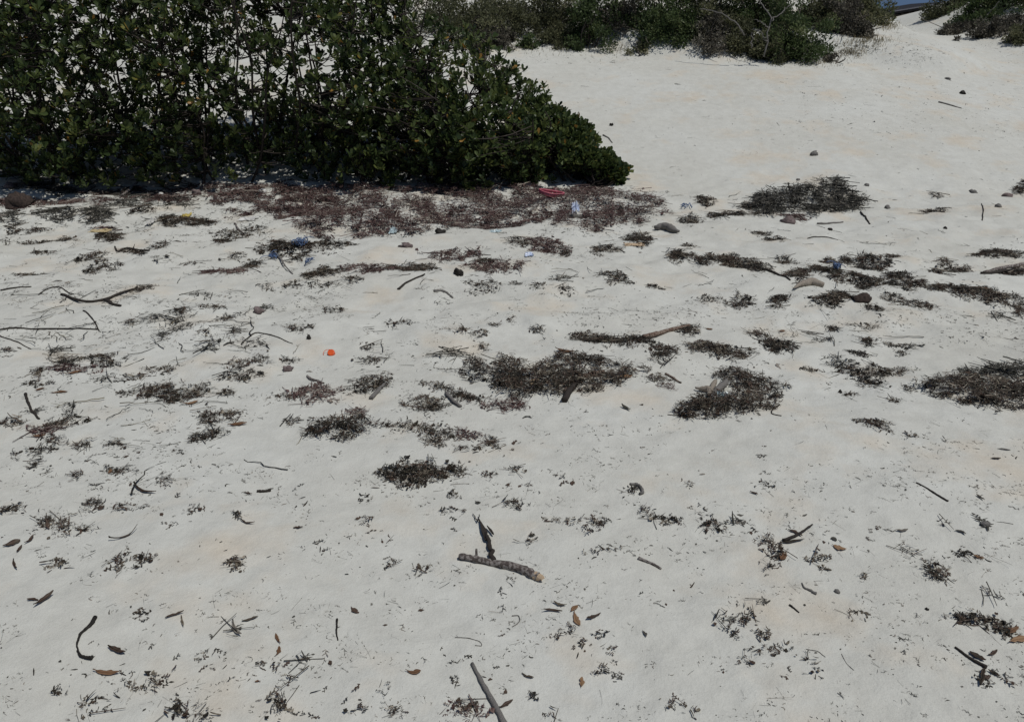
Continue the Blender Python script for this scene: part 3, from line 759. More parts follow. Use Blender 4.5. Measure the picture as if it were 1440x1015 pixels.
# ------------------------------------------------------------------ seaweed heaps:  cx cy half-w half-h tilt density kind
HEAPS = """
110 302 62 8 0 .8 g;60 264 64 8 4 .8 g;165 268 62 8 0 .9 r;30 290 40 9 0 .7 r;110 285 60 6 0 .5 r;230 280 50 6 0 .8 r;200 288 60 5 0 .5 g;60 335 50 4 0 .35 d;60 352 20 4 0 .5 d;40 388 22 4 0 .5 d;200 412 22 5 0 .45 d;300 440 22 5 0 .5 d;420 470 20 5 0 .45 d;60 540 24 4 0 .5 d;230 520 24 6 0 .5 d;400 560 22 6 0 .5 d;560 455 20 4 0 .5 d;470 440 18 4 0 .45 d;330 330 40 5 0 .5 d;420 405 50 5 0 .35 d;255 262 50 6 0 .5 r;330 262 60 6 0 .5 r;22 246 26 8 10 .35 g;18 308 20 6 0 .8 g;18 321 9 4 0 .9 d;55 320 18 3 -5 .6 d;94 331 10 3 0 .8 d;154 334 27 6 3 1.1 d;146 320 18 4 4 .8 r
200 297 18 6 -8 .8 d;250 312 30 11 8 .9 d;288 314 22 8 0 .9 d;312 340 18 5 -5 1 d;362 300 36 5 -8 .8 r;300 273 60 6 0 .6 r;190 274 75 7 4 .55 g;355 320 16 4 0 .7 d
125 363 28 4 -8 .7 d;187 356 22 4 8 .8 d;224 350 14 5 0 .7 d;147 374 22 6 -5 .6 d;128 382 13 3 0 .7 d;225 366 10 4 0 .5 g;268 369 13 2 0 .6 d;330 361 18 3 -8 .6 d
405 352 38 13 0 1.1 d;459 350 24 8 0 1 d;355 371 16 6 0 .9 d;318 379 38 6 0 .8 r;455 387 32 10 0 .9 d;281 414 17 6 0 .35 g;234 455 38 7 -5 .4 g;258 446 7 5 0 1 d
181 459 6 4 0 .9 d;231 478 9 5 0 .7 g;258 471 16 5 -8 .5 g;291 476 9 4 0 .7 d;321 453 17 4 -8 .6 d;331 473 8 4 0 .8 d;355 488 22 8 0 .35 g;298 491 15 8 0 .4 g
335 515 15 9 0 .6 d;367 510 13 7 0 .7 d;409 508 9 4 0 .7 d;342 531 30 6 -4 .9 d;90 508 24 9 0 .55 d;147 508 30 9 8 .6 d;105 522 36 6 0 .6 r;53 526 10 5 0 .9 d
147 535 18 4 -4 .5 g;190 533 18 5 -5 .5 d;240 555 42 15 6 1 d;285 549 13 8 0 .9 d;320 554 13 6 -10 .8 d;176 555 11 5 0 .9 d;445 556 32 13 0 1 r;372 431 12 6 0 .4 g;10 499 12 3 0 .8 d;80 491 9 5 0 .7 g
490 349 10 3 0 .9 d;637 359 42 8 -3 .9 r;680 371 16 5 8 .9 d;728 347 14 6 0 .8 d;771 347 27 10 6 1.1 r;795 357 9 6 0 1 d;853 353 25 6 0 .9 d;899 340 19 12 0 1.2 d;949 366 12 9 0 1 d
517 384 38 8 0 .8 r;574 380 42 10 -6 1 d;698 380 37 9 0 1 r;500 401 16 5 0 .5 d;677 407 25 9 0 .4 d;724 404 10 4 0 .5 d;755 411 11 5 0 .5 d;795 414 12 5 0 .5 d;865 401 22 7 8 .9 d;790 400 18 5 6 .35 g
919 406 8 3 0 .9 d;651 468 8 4 -10 .9 d;674 471 11 3 0 .9 d;694 461 7 3 10 .9 d;755 466 9 4 8 .8 d;720 454 6 4 0 .8 d;681 486 7 4 14 .9 d
825 475 22 8 5 1.1 d;867 482 46 11 0 1.2 d;932 498 23 12 -8 .9 d;520 506 17 5 0 .7 d;520 488 10 5 0 .5 d;644 498 27 7 5 .5 g;968 461 13 8 0 1.3 d
520 541 33 11 -14 1.1 d;624 548 31 5 14 1.2 d;655 562 28 6 8 1 d;600 570 31 12 0 1 d;707 572 31 8 -5 1 r;925 535 16 7 0 .8 d;940 545 12 5 10 .6 r
1054 292 12 6 0 1.2 d;993 286 12 6 5 1.3 d;1027 304 42 5 -3 1 d;973 312 17 7 0 .9 d;1115 307 21 5 0 1 r;1318 272 8 4 0 .9 d;1315 295 19 4 -3 .9 d;1437 262 10 8 0 1.1 d
1070 327 22 3 6 .6 d;1090 339 15 6 4 1.1 d;967 347 9 4 0 .9 d;962 365 22 6 8 1.1 d;1000 371 26 7 2 1.1 d;1037 374 25 9 5 1.2 d;1064 381 16 8 10 1.1 d;1104 369 15 6 10 .8 d;1168 369 19 4 0 .8 d
1121 391 21 10 0 1.1 d;1161 387 25 9 0 1.1 d;1218 371 31 11 8 1.2 d;1258 364 11 4 0 .8 d;1215 399 52 8 2 1.1 d;1261 394 17 9 0 1.1 d;1282 406 19 9 0 1.1 d;1322 412 28 5 2 1.1 d
1328 368 11 7 0 .8 d;1349 376 18 7 0 .9 d;1318 384 13 4 0 .9 d;1406 354 42 6 -4 1.1 d;1422 382 22 7 -5 1.1 d;1040 423 18 7 0 1.1 d;1097 422 15 5 0 1.2 d;997 421 19 4 0 .6 d;1089 433 9 3 0 .8 d
1178 424 26 9 -5 1.2 d;1228 439 15 5 10 .9 d;1148 427 15 5 -8 .8 d;1255 423 17 5 4 .9 d;1288 431 26 5 6 .9 d;1395 421 34 12 6 1.1 d;1355 418 21 8 0 .9 d;1432 434 10 9 0 1.1 d;1407 444 9 5 0 .6 g
1171 458 9 4 0 1 d;1221 458 9 3 0 1 d;1141 461 7 3 0 1 d;1067 469 17 5 5 .8 d;1094 484 22 9 8 1.5 d;993 491 31 8 2 1.2 d;1027 498 29 9 0 1 d;1159 474 11 3 0 1 g;1221 481 9 5 0 1.1 d;1268 481 28 3 3 .8 d;1270 492 7 4 0 1 d
1206 496 15 5 0 .9 d;1178 506 21 4 6 .7 g;1201 518 23 8 14 1 d;1225 531 19 10 10 1.1 d;1238 518 20 7 8 1 d;1268 518 10 5 0 .8 d;1136 516 9 3 8 1 d;1278 548 6 5 0 1.2 d;1258 565 7 4 0 1 d;1195 550 9 3 0 1 d
15 598 17 6 0 .9 d;90 597 36 5 -8 1.1 d;62 608 23 8 0 .8 r;80 622 18 5 8 .9 d;100 580 9 8 40 .7 g;52 580 12 4 0 .8 g;58 636 21 6 -6 .8 d;22 644 6 4 0 1.1 d;54 660 14 7 20 .5 d
119 629 11 8 0 .8 d;164 626 17 5 8 .8 d;172 664 27 6 10 .45 d;230 677 9 8 30 .7 d;110 671 9 4 0 .9 d;292 590 15 14 40 .7 d;322 589 19 8 10 .9 d;288 617 28 7 -10 1.1 d
16 722 18 5 -5 1.2 d;65 738 15 10 20 .9 d;90 748 12 14 30 1 d;119 752 8 6 0 .9 d;132 713 15 7 -8 1.1 d;170 718 36 4 2 .5 d;268 724 15 6 -10 .5 d;335 729 6 3 0 1 d
80 801 12 6 -15 1.1 d;168 803 14 5 0 .8 d;175 788 7 7 0 1.1 d;207 794 17 5 -8 .9 d;335 798 9 8 30 1.5 d;410 594 12 5 -10 1 d
563 603 28 6 4 .9 d;610 615 31 14 14 .9 d;657 616 19 7 12 1.3 r;690 627 14 8 25 1.1 d;648 636 12 4 0 .8 d;674 637 9 5 0 .7 d;500 582 19 4 0 1.1 r
580 668 42 16 0 1.4 d;640 667 24 9 0 .8 d;688 672 10 4 0 .7 d;721 667 11 4 20 .8 d;720 709 19 5 8 .8 d;637 699 7 5 0 1 d;630 719 13 3 0 .8 d
778 731 8 3 0 1 d;803 736 8 5 0 1.2 d;840 735 12 7 -20 1 d;832 748 15 2 0 .6 d;908 722 9 7 0 1 d;926 731 16 4 14 1 d;948 735 8 5 -20 1.2 d;882 695 9 4 0 .8 d;513 735 10 3 0 .8 d
745 760 9 6 0 .8 d;842 776 21 3 -4 .8 d;872 775 7 4 0 .9 d;594 798 8 6 -20 1.5 d;550 790 8 6 -20 .8 d;718 813 6 4 0 1.1 d;513 702 7 4 -20 .9 d
1221 600 17 6 6 1 d;1245 616 5 4 0 .9 d;1283 619 10 3 6 .9 d;1240 604 12 5 6 .9 d;1077 686 8 5 0 .9 d;965 684 4 4 0 1.2 d;1384 743 7 4 0 1.1 g
1003 741 15 8 20 1 d;1032 733 12 5 0 .9 g;1076 761 9 6 -30 1.2 d;1092 779 13 10 0 1.1 d;1077 798 5 9 25 .9 d;1147 785 10 5 -15 1.2 d;1156 803 7 5 0 1 d
1275 778 15 6 0 .6 d;1325 740 9 3 10 .8 d;1317 811 12 12 45 1.3 d;1359 783 11 4 14 1 d;1215 813 4 8 0 1 d;1390 840 20 7 15 .35 g
331 887 6 8 20 .7 g;287 920 6 5 0 1 d;360 935 7 4 0 1.1 d;391 932 5 4 -30 1 d;215 962 18 8 -8 1 d;181 968 8 4 -20 1.2 d;83 976 8 3 -10 1.1 d;132 984 11 5 -20 .9 d;113 996 6 6 -30 1 d;150 993 9 5 -20 .9 d
252 999 19 8 8 1.2 d;285 1008 13 7 20 1.2 d;390 988 14 11 30 1.2 d;428 926 8 2 -6 1.1 g;406 957 7 5 -20 .8 d;642 992 13 9 0 1 r;660 988 17 9 8 1 d;683 998 11 7 0 1.1 r
780 893 8 4 -20 1.1 d;795 888 4 5 20 1.1 d;857 913 4 5 30 1 d;843 941 8 5 -20 1 d;747 970 6 3 0 .8 d;542 970 6 6 40 .9 d;503 998 7 5 -30 1.1 d;557 997 4 5 -30 1 d;782 1002 4 6 -20 1 d;945 993 9 10 40 .6 d
1020 872 11 7 -15 1.2 d;1050 867 11 10 0 .8 d;1073 892 7 6 30 1 d;1092 913 13 7 -20 .9 d;1068 917 4 4 0 1.2 d;1048 930 6 5 20 1 d;1030 893 6 4 0 .9 d;1133 930 9 5 10 .9 d;1148 949 7 4 0 1 d
1357 875 20 7 8 1.4 d;1390 882 16 9 10 1.2 d;1408 892 15 12 40 1.1 d;1397 953 8 4 25 1.1 d;1381 962 6 12 20 1.1 d;967 995 7 5 -20 .9 d;1073 845 9 3 0 .7 g;1205 868 5 2 10 1 d
"""
POLYS = [   # outline in pixels, density, kind, thickness, label
    ([(405, 276), (470, 262), (560, 264), (640, 260), (720, 262), (800, 266), (860, 264), (905, 274), (935, 292), (928, 306), (880, 316), (850, 325), (800, 320), (740, 314), (690, 322), (640, 328), (560, 330), (500, 336), (430, 326), (392, 300)], 1.35, 'r', 0.065,
     'long broad band of reddish-brown dried seaweed below the edge of the large shrub'),
    ([(300, 268), (400, 262), (470, 272), (480, 296), (430, 306), (360, 300), (305, 286)], 0.75, 'r', 0.035, 'thin sheet of reddish seaweed and twigs left of the broad seaweed band'),
    ([(1043, 294), (1062, 282), (1082, 268), (1120, 265), (1150, 262), (1186, 258), (1212, 276), (1204, 288), (1160, 294), (1120, 302), (1060, 304)], 1.0, 'g', 0.105,
     'tall heap of dry grey-green seaweed stalks at the foot of the smooth sand slope'),
    ([(640, 514), (668, 502), (692, 512), (720, 500), (742, 512), (790, 496), (812, 502), (850, 512), (912, 522), (908, 536), (862, 548), (800, 556), (770, 566), (712, 564), (690, 545), (650, 530)], 1.0, 'd', 0.045,
     'largest dark seaweed heap, with a dark stick lying across its front edge'),
    ([(1002, 522), (1030, 516), (1080, 528), (1106, 536), (1098, 552), (1085, 578), (1050, 588), (1000, 596), (952, 592), (944, 574), (982, 562), (1036, 548), (1014, 534)], 1.05, 'd', 0.045,
     'dark seaweed heap holding pale driftwood lumps and a pale blue plastic scrap'),
    ([(1284, 542), (1330, 530), (1380, 532), (1450, 545), (1450, 578), (1400, 582), (1345, 566), (1300, 552)], 1.05, 'd', 0.045, 'dense dark seaweed mat running out of the frame beside the plain open sand'),
    ([(1350, 528), (1395, 514), (1450, 506), (1450, 534), (1400, 536), (1360, 534)], 0.9, 'g', 0.03, 'greyer thin seaweed strip along the upper edge of the dense dark mat'),
    ([(434, 606), (445, 594), (480, 590), (515, 592), (530, 606), (510, 618), (470, 624), (440, 620)], 1.2, 'd', 0.04, 'compact black-brown seaweed heap with a rusty edge, joined to a trail of scraps'),
]
N_FRAG = 0
def heap(pts_fn, area, dens, kind, thick, dist, label, group, g, cx, cy):
    """pts_fn(n) -> pixel points and their depth inside the heap (0 rim .. 1 middle)"""
    global N_FRAG
    L0 = 0.0115 + 0.0043 * dist + (0.008 if kind == 'g' else 0)
    n = int(np.clip(dens * area / (0.135 * L0 * L0) * (0.86 + 0.46 * min(1, max(0, (dist - 2.2) / 2))), 10, 19000))
    px, py, ins = pts_fn(n)
    n = len(px); N_FRAG += n
    x, y = ground(px, py)
    x = x + g.normal(0, 0.012, n); y = y + g.normal(0, 0.012, n)
    z = height(x, y) + 0.002 - 0.25 * L0 * g.random(n) * (ins < 0.5) + thick * g.random(n) * np.sqrt(np.clip(ins, 0, 1))
    fam, idx = choose(kind, n, g)
    if dist > 2.7:
        fam = np.where((fam == 'frond') & (g.random(n) < 0.9), 'sprig', np.where((fam == 'ribbon') & (g.random(n) < 0.7), 'strip', fam))
        fam = np.where((fam == 'crumple') & (g.random(n) < 0.6), 'chip', fam)
    size = L0 * np.exp(g.normal(0, 0.42, n)); size = np.minimum(size, 1.8 * L0); size = np.where((fam == 'crumple') | (fam == 'chip'), size * 0.5, size); size = np.where(fam == 'twig', size * g.uniform(1.2, 3.4, n), size)
    mats = rot_batch(g.uniform(0, 6.28, n), np.abs(g.normal(0, 0.38, n)) * np.where(fam == 'twig', 0.8 if kind == 'g' else 0.4, 1.0) * np.minimum(1, 1.1 * L0 / size) * (2.0 if thick > 0.1 else 1), g.uniform(0, 6.28, n))
    field = vn(x * 7, y * 7, 90)
    tint = np.clip((0.15 if kind == 'r' else 0.0) + 0.35 * field + np.abs(g.normal(0, 0.31, n)), 0, 1)
    c = g1(cx, cy)
    V, Qh, T = scatter_arrays(np.stack([x, y, z], 1), size, mats, tint, (fam, idx))
    o = link('seaweed_heap', mesh_from('seaweed_heap', V - np.array(c), Qh, T, M[kind], False), None, c)
    tag(o, label, 'seaweed', group)
    return o

def area_scale(cx, cy):
    p = g1(cx, cy); d = p - Vector((0, 0, CAM_H)); s = mpp(cx, cy)
    q = g1(cx, cy - 3) - g1(cx, cy + 3)
    return s * max(q.length / 6, s), math.hypot(p.x, p.y)

def in_poly(px, py, poly):
    r = np.zeros(len(px), bool); n = len(poly); j = n - 1
    for i in range(n):
        xi, yi = poly[i]; xj, yj = poly[j]
        c = ((yi > py) != (yj > py)) & (px < (xj - xi) * (py - yi) / (yj - yi + 1e-9) + xi)
        r ^= c; j = i
    return r

for k, (poly, dens, kind, thick, label) in enumerate(POLYS):
    g = np.random.default_rng(300 + k)
    P = np.array(poly, float); cx, cy = P.mean(0)
    a = 0.5 * abs(np.dot(P[:, 0], np.roll(P[:, 1], 1)) - np.dot(P[:, 1], np.roll(P[:, 0], 1)))
    sc, dist = area_scale(cx, cy)
    def fn(n, P=P, g=g, k=k, dist=dist):
        X, Y, I = [], [], []; got = 0
        while got < n:
            px = g.uniform(P[:, 0].min() - 14, P[:, 0].max() + 14, 4 * n); py = g.uniform(P[:, 1].min() - 10, P[:, 1].max() + 10, 4 * n)
            wx = px + 34 * (fbm(px / 22, py / 9, 40 + k, 2) - 0.5) + g.normal(0, 3.0, 4 * n); wy = py + 20 * (fbm(px / 22, py / 9, 50 + k, 2) - 0.5) + g.normal(0, 1.6, 4 * n)
            ok = in_poly(wx, wy, P.tolist()) & (fbm(px / 14, py / 5, 60 + k, 2) > g.uniform(0.33, 0.62, 4 * n))
            ins = 0.25 + 0.75 * in_poly(px + 9, py, P.tolist()) * in_poly(px - 9, py, P.tolist()) * in_poly(px, py + 5, P.tolist()) * in_poly(px, py - 5, P.tolist())
            X.append(px[ok]); Y.append(py[ok]); I.append(ins[ok]); got += int(ok.sum())
        return np.concatenate(X)[:n], np.concatenate(Y)[:n], np.concatenate(I)[:n]
    heap(fn, a * sc, dens, kind, thick, dist, label, None, g, cx, cy)

LANDMARKS = [(700, 797, 'forked driftwood branch'), (690, 975, 'straight grey stick'), (467, 495, 'orange bottle cap'), (420, 355, 'blue rope tangle'), (118, 905, 'hook-shaped stalk'), (1180, 775, 'light brown oval leaf'),
    (1000, 556, 'pale driftwood lumps'), (1213, 423, 'strand line husk'), (770, 530, 'largest dark heap'), (480, 606, 'compact black-brown heap'), (1370, 555, 'dense dark mat'), (1120, 285, 'tall stalk heap'), (640, 300, 'reddish seaweed band'),
    (644, 386, 'upright angular lump'), (935, 468, 'reddish-brown stick'), (140, 425, 'forked dead branch'), (45, 575, 'curved black stick'), (895, 691, 'comma-shaped stalk'), (810, 862, 'leaf beside dark fronds'), (1431, 906, 'broad tan leaf'),
    (938, 322, 'smooth grey log'), (1137, 406, 'tapering pale driftwood'), (23, 290, 'large brown husk'), (152, 949, 'long rusty leaf'), (582, 944, 'small reddish-brown leaf'), (20, 775, 'thick frond blade'), (66, 855, 'split dark frond'), (371, 693, 'small lone stick'),
    (1310, 700, 'two-kinked dark stem'), (1118, 757, 'pointed dark stick'), (336, 601, 'curled red-brown leaf'), (331, 887, 'pale withered frond'), (393, 906, 'orange-brown torn leaf'), (819, 957, 'yellowish withered leaf'), (60, 468, 'long flat stick'),
    (250, 871, 'slim forked frond'), (180, 762, 'long slanting frond'), (1375, 940, 'dark torn fronds'), (1375, 787, 'pointed brown leaf'), (914, 792, 'crooked grey stick'), (1410, 378, 'thick strand line stick'), (145, 327, 'cream peel'), (261, 301, 'yellow peel'),
    (580, 668, 'oval black clump'), (240, 555, 'ragged dark clump'), (1178, 834, 'small grey stone'), (1384, 744, 'grey pebble'), (622, 416, 'half-sunk driftwood sliver'), (1420, 268, 'grey-brown rounded stone'), (404, 519, 'small pinkish lump'), (895, 346, 'tan wood slab')]
_LM = [(np.array(g1(a, b)), c) for a, b, c in LANDMARKS]
def near(px, py):
    p = np.array(g1(px, py)); d, c = min((float(np.linalg.norm(p - q)), c) for q, c in _LM)
    return ('beside the ' if d < 0.35 + 0.03 * p[1] else 'nearest the ') + c

KN = {'d': 'dark', 'r': 'reddish-brown', 'g': 'thin grey'}
for k, row in enumerate([r for line in HEAPS.strip().splitlines() for r in line.split(';')]):
    cx, cy, w, h, tl, dens, kind = row.split()
    cx, cy, w, h, tl, dens = map(float, (cx, cy, w, h, tl, dens)); tl = R(tl)
    g = np.random.default_rng(500 + k)
    sc, dist = area_scale(cx, cy)
    def fn(n, cx=cx, cy=cy, w=w, h=h, tl=tl, g=g, k=k):
        X, Y, I = [], [], []; got = 0; s = max(4.0, w * 0.30)
        while got < n:
            m = 6 * n + 40
            q_ = 0.7 if n < 30 else 1.0; u = g.uniform(-1.35, 1.35, m) * q_; v = g.uniform(-1.5, 1.5, m) * q_
            r2 = u * u + v * v
            f = 0.8 - r2 + 2.8 * (fbm(u * w / s + k * 3.1, v * h * 2.2 / s, k, 3) - 0.5) + g.normal(0, 0.22, m)
            ok = f > 0.05
            X.append(cx + u[ok] * w * math.cos(tl) - v[ok] * h * math.sin(tl)); Y.append(cy + u[ok] * w * math.sin(tl) + v[ok] * h * math.cos(tl)); I.append(np.clip(f[ok], 0, 1)); got += int(ok.sum())
        return np.concatenate(X)[:n], np.concatenate(Y)[:n], np.concatenate(I)[:n]
    wm = w * 2 * mpp(cx, cy)
    size = 'tiny' if wm < 0.06 else 'small' if wm < 0.14 else 'medium' if wm < 0.3 else 'wide'
    form = 'scatter' if dens < 0.65 else 'clump' if dens < 1.15 else 'dense clump'
    shp = 'long narrow' if w > 3.6 * h else ''
    label = ' '.join(f'{size} {shp} {KN[kind]} {form} of dried seaweed {near(cx, cy)}'.split())
    heap(fn, math.pi * w * h * sc, dens, kind, min(0.022, 0.006 + 0.10 * h * mpp(cx, cy)) * (1.6 if dens > 1.15 else 1), dist, label, ' '.join(f'{size} {shp} {KN[kind]} {form}s {near(cx, cy)}'.split()), g, cx, cy)
print('heap fragments', N_FRAG)

# ------------------------------------------------------------------ driftwood and sticks
def px_line(pts, lift):
    out = []
    for p in pts:
        q = g1(p[0], p[1]); out.append(np.array([q.x, q.y, q.z + lift + (p[2] if len(p) > 2 else 0)]))
    return np.array(out)

def stick_arrays(pts, r0, r1, seed, sides=7, n=16, wob=0.16, prof=None):
    mx = sum(mpp(p[0], p[1]) for p in pts) / len(pts)
    a, b = r0 * mx, r1 * mx
    P = densify(px_line(pts, 0), n)
    P[:, 2] = np.maximum(height(P[:, 0], P[:, 1]) + np.linspace(a, b, n) * 0.75, np.interp(np.arange(n), [0, n - 1], [P[0, 2], P[-1, 2]]) + np.linspace(a, b, n) * 0.5)
    g = np.random.default_rng(seed)
    jit = np.cumsum(g.normal(0, 0.10 * a, (n, 3)), axis=0); jit -= np.linspace(0, 1, n)[:, None] * jit[-1]; jit[:, 2] *= 0.4
    rad = np.linspace(a, b, n) * (1 + g.uniform(-0.10, 0.10, n)) * (np.interp(np.linspace(0, 1, n), np.linspace(0, 1, len(prof)), prof) if prof else 1)
    return P + jit, tube_arrays(P + jit, rad, sides, True, wob, seed)

def stick(name, label, pts, r0, r1, mat, cat='stick', group=None, seed=None, sides=7, prof=None):
    seed = int(pts[0][0] * 7 + pts[0][1]) if seed is None else seed
    P, (V, Qs) = stick_arrays(pts, r0, r1, seed, sides, prof=prof)
    o = link(name, mesh_from(name, V - P[0], Qs, None, M[mat], sides > 5), None, P[0]); tag(o, label, cat, group)
    return o

# the forked piece of driftwood on the open sand
def main_stick():
    pts = [(647, 783), (668, 787), (700, 793), (728, 800), (748, 811), (757, 815)]
    P, (V, Qs) = stick_arrays(pts, 4.6, 6.0, 4, 10, 26, 0.22)
    base = Vector(P[13]); base.z = float(height(P[13][0], P[13][1]))
    root = empty('driftwood_branch', base); tag(root, 'forked grey-brown driftwood branch with a pale broken end on open sand', 'driftwood')
    o = np.array(base)
    link('limb', mesh_from('limb', V - o, Qs, None, M['bark'], True), root)
    m = mpp(700, 795)
    def sub(nm, pp, r0, r1, mat, n=12, sides=7, wob=0.2, sd=1):
        a = densify(np.array(pp), n); a[1:-1] += np.random.default_rng(sd).normal(0, 0.0022, (n - 2, 3))
        v, q = tube_arrays(a, np.linspace(r0, r1, n) * (1 + np.random.default_rng(sd + 9).uniform(-.2, .2, n)), sides, True, wob, sd)
        return link(nm, mesh_from(nm, v - o, q, None, M[mat], True), root)
    top = lambda px, py, up: np.array(g1(px, py)) + np.array([0, 0, up])
    j = P[10]
    sub('side_branch', [j + [0.0, 0.0, .004], top(691, 778, .012), top(687, 765, .012), top(683, 752, .012)], 0.0095, 0.0055, 'darkbark', sd=3)
    # strip of loose bark at the end of the side branch
    for nm, q in (('bark_strip', [(684, 762), (682, 750), (677, 741), (676, 738)]), ('bark_strip', [(694, 753), (690, 747), (685, 742)])):
        a = densify(np.array([np.array(g1(*p)) + [0, 0, .014] for p in q]), 8)
        wd = (0.0085 if q[0][0] < 690 else 0.0035) * np.sin(np.linspace(.5, 2.9, 8)) * (1 + np.random.default_rng(8).uniform(-.2, .2, 8))
        side = np.array([1.0, .2, 0])
        v = np.concatenate([a - side * wd[:, None] + [0, 0, .002], a + side * wd[:, None], a + side * wd[:, None] - [0, 0, .005], a - side * wd[:, None] - [0, 0, .004]])
        qd = [(i + k * 8, i + 1 + k * 8, (i + 1 + (k + 1) % 4 * 8), i + (k + 1) % 4 * 8) for i in range(7) for k in range(4)]
        link(nm, mesh_from(nm, v - o, np.array(qd), None, M['darkbark'], False), root)
    sub('twig', [top(676, 738, .012), top(672, 736, .014), top(674, 727, .012)], 0.0034, 0.0016, 'darkbark', 6, 5, sd=6)
    sub('twig', [top(672, 736, .012), top(668, 729, .008), top(665, 724, .004)], 0.0026, 0.0014, 'darkbark', 6, 5, sd=7)
    sub('stub', [P[5] + [0, 0, .004], P[5] + [0.001, 0.012, .016], P[5] + [-.001, 0.02, .028]], 0.0055, 0.004, 'bark', 5, 6, sd=8)
    # broken, splintered end
    e = P[-1]; d = P[-1] - P[-4]; d /= np.linalg.norm(d)
    s = np.cross(d, [0, 0, 1]); s /= np.linalg.norm(s); u = np.cross(s, d)
    r = 5.9 * m
    th = np.arange(10) / 10 * 2 * math.pi
    ring0 = e - d * 0.014 + (np.cos(th) * r * 1.03)[:, None] * s + (np.sin(th) * r * 1.03)[:, None] * u
    jag = np.array([.004, .016, .022, .012, .003, -.002, .004, .012, .003, .000]) + .004
    ring1 = e + d * jag[:, None] + (np.cos(th) * r * .9)[:, None] * s + (np.sin(th) * r * .9)[:, None] * u
    c = e + d * .003
    v = np.vstack([ring0, ring1, c[None]]); qd = [(i, (i + 1) % 10, 10 + (i + 1) % 10, 10 + i) for i in range(10)] + [(20, 10 + i, 10 + (i + 1) % 10, 10 + (i + 2) % 10) for i in range(0, 10, 2)]
    tag(link('broken_end', mesh_from('broken_end', v - o, np.array(qd), None, M['cutwood'], False), root), 'pale splintered broken end')
main_stick()

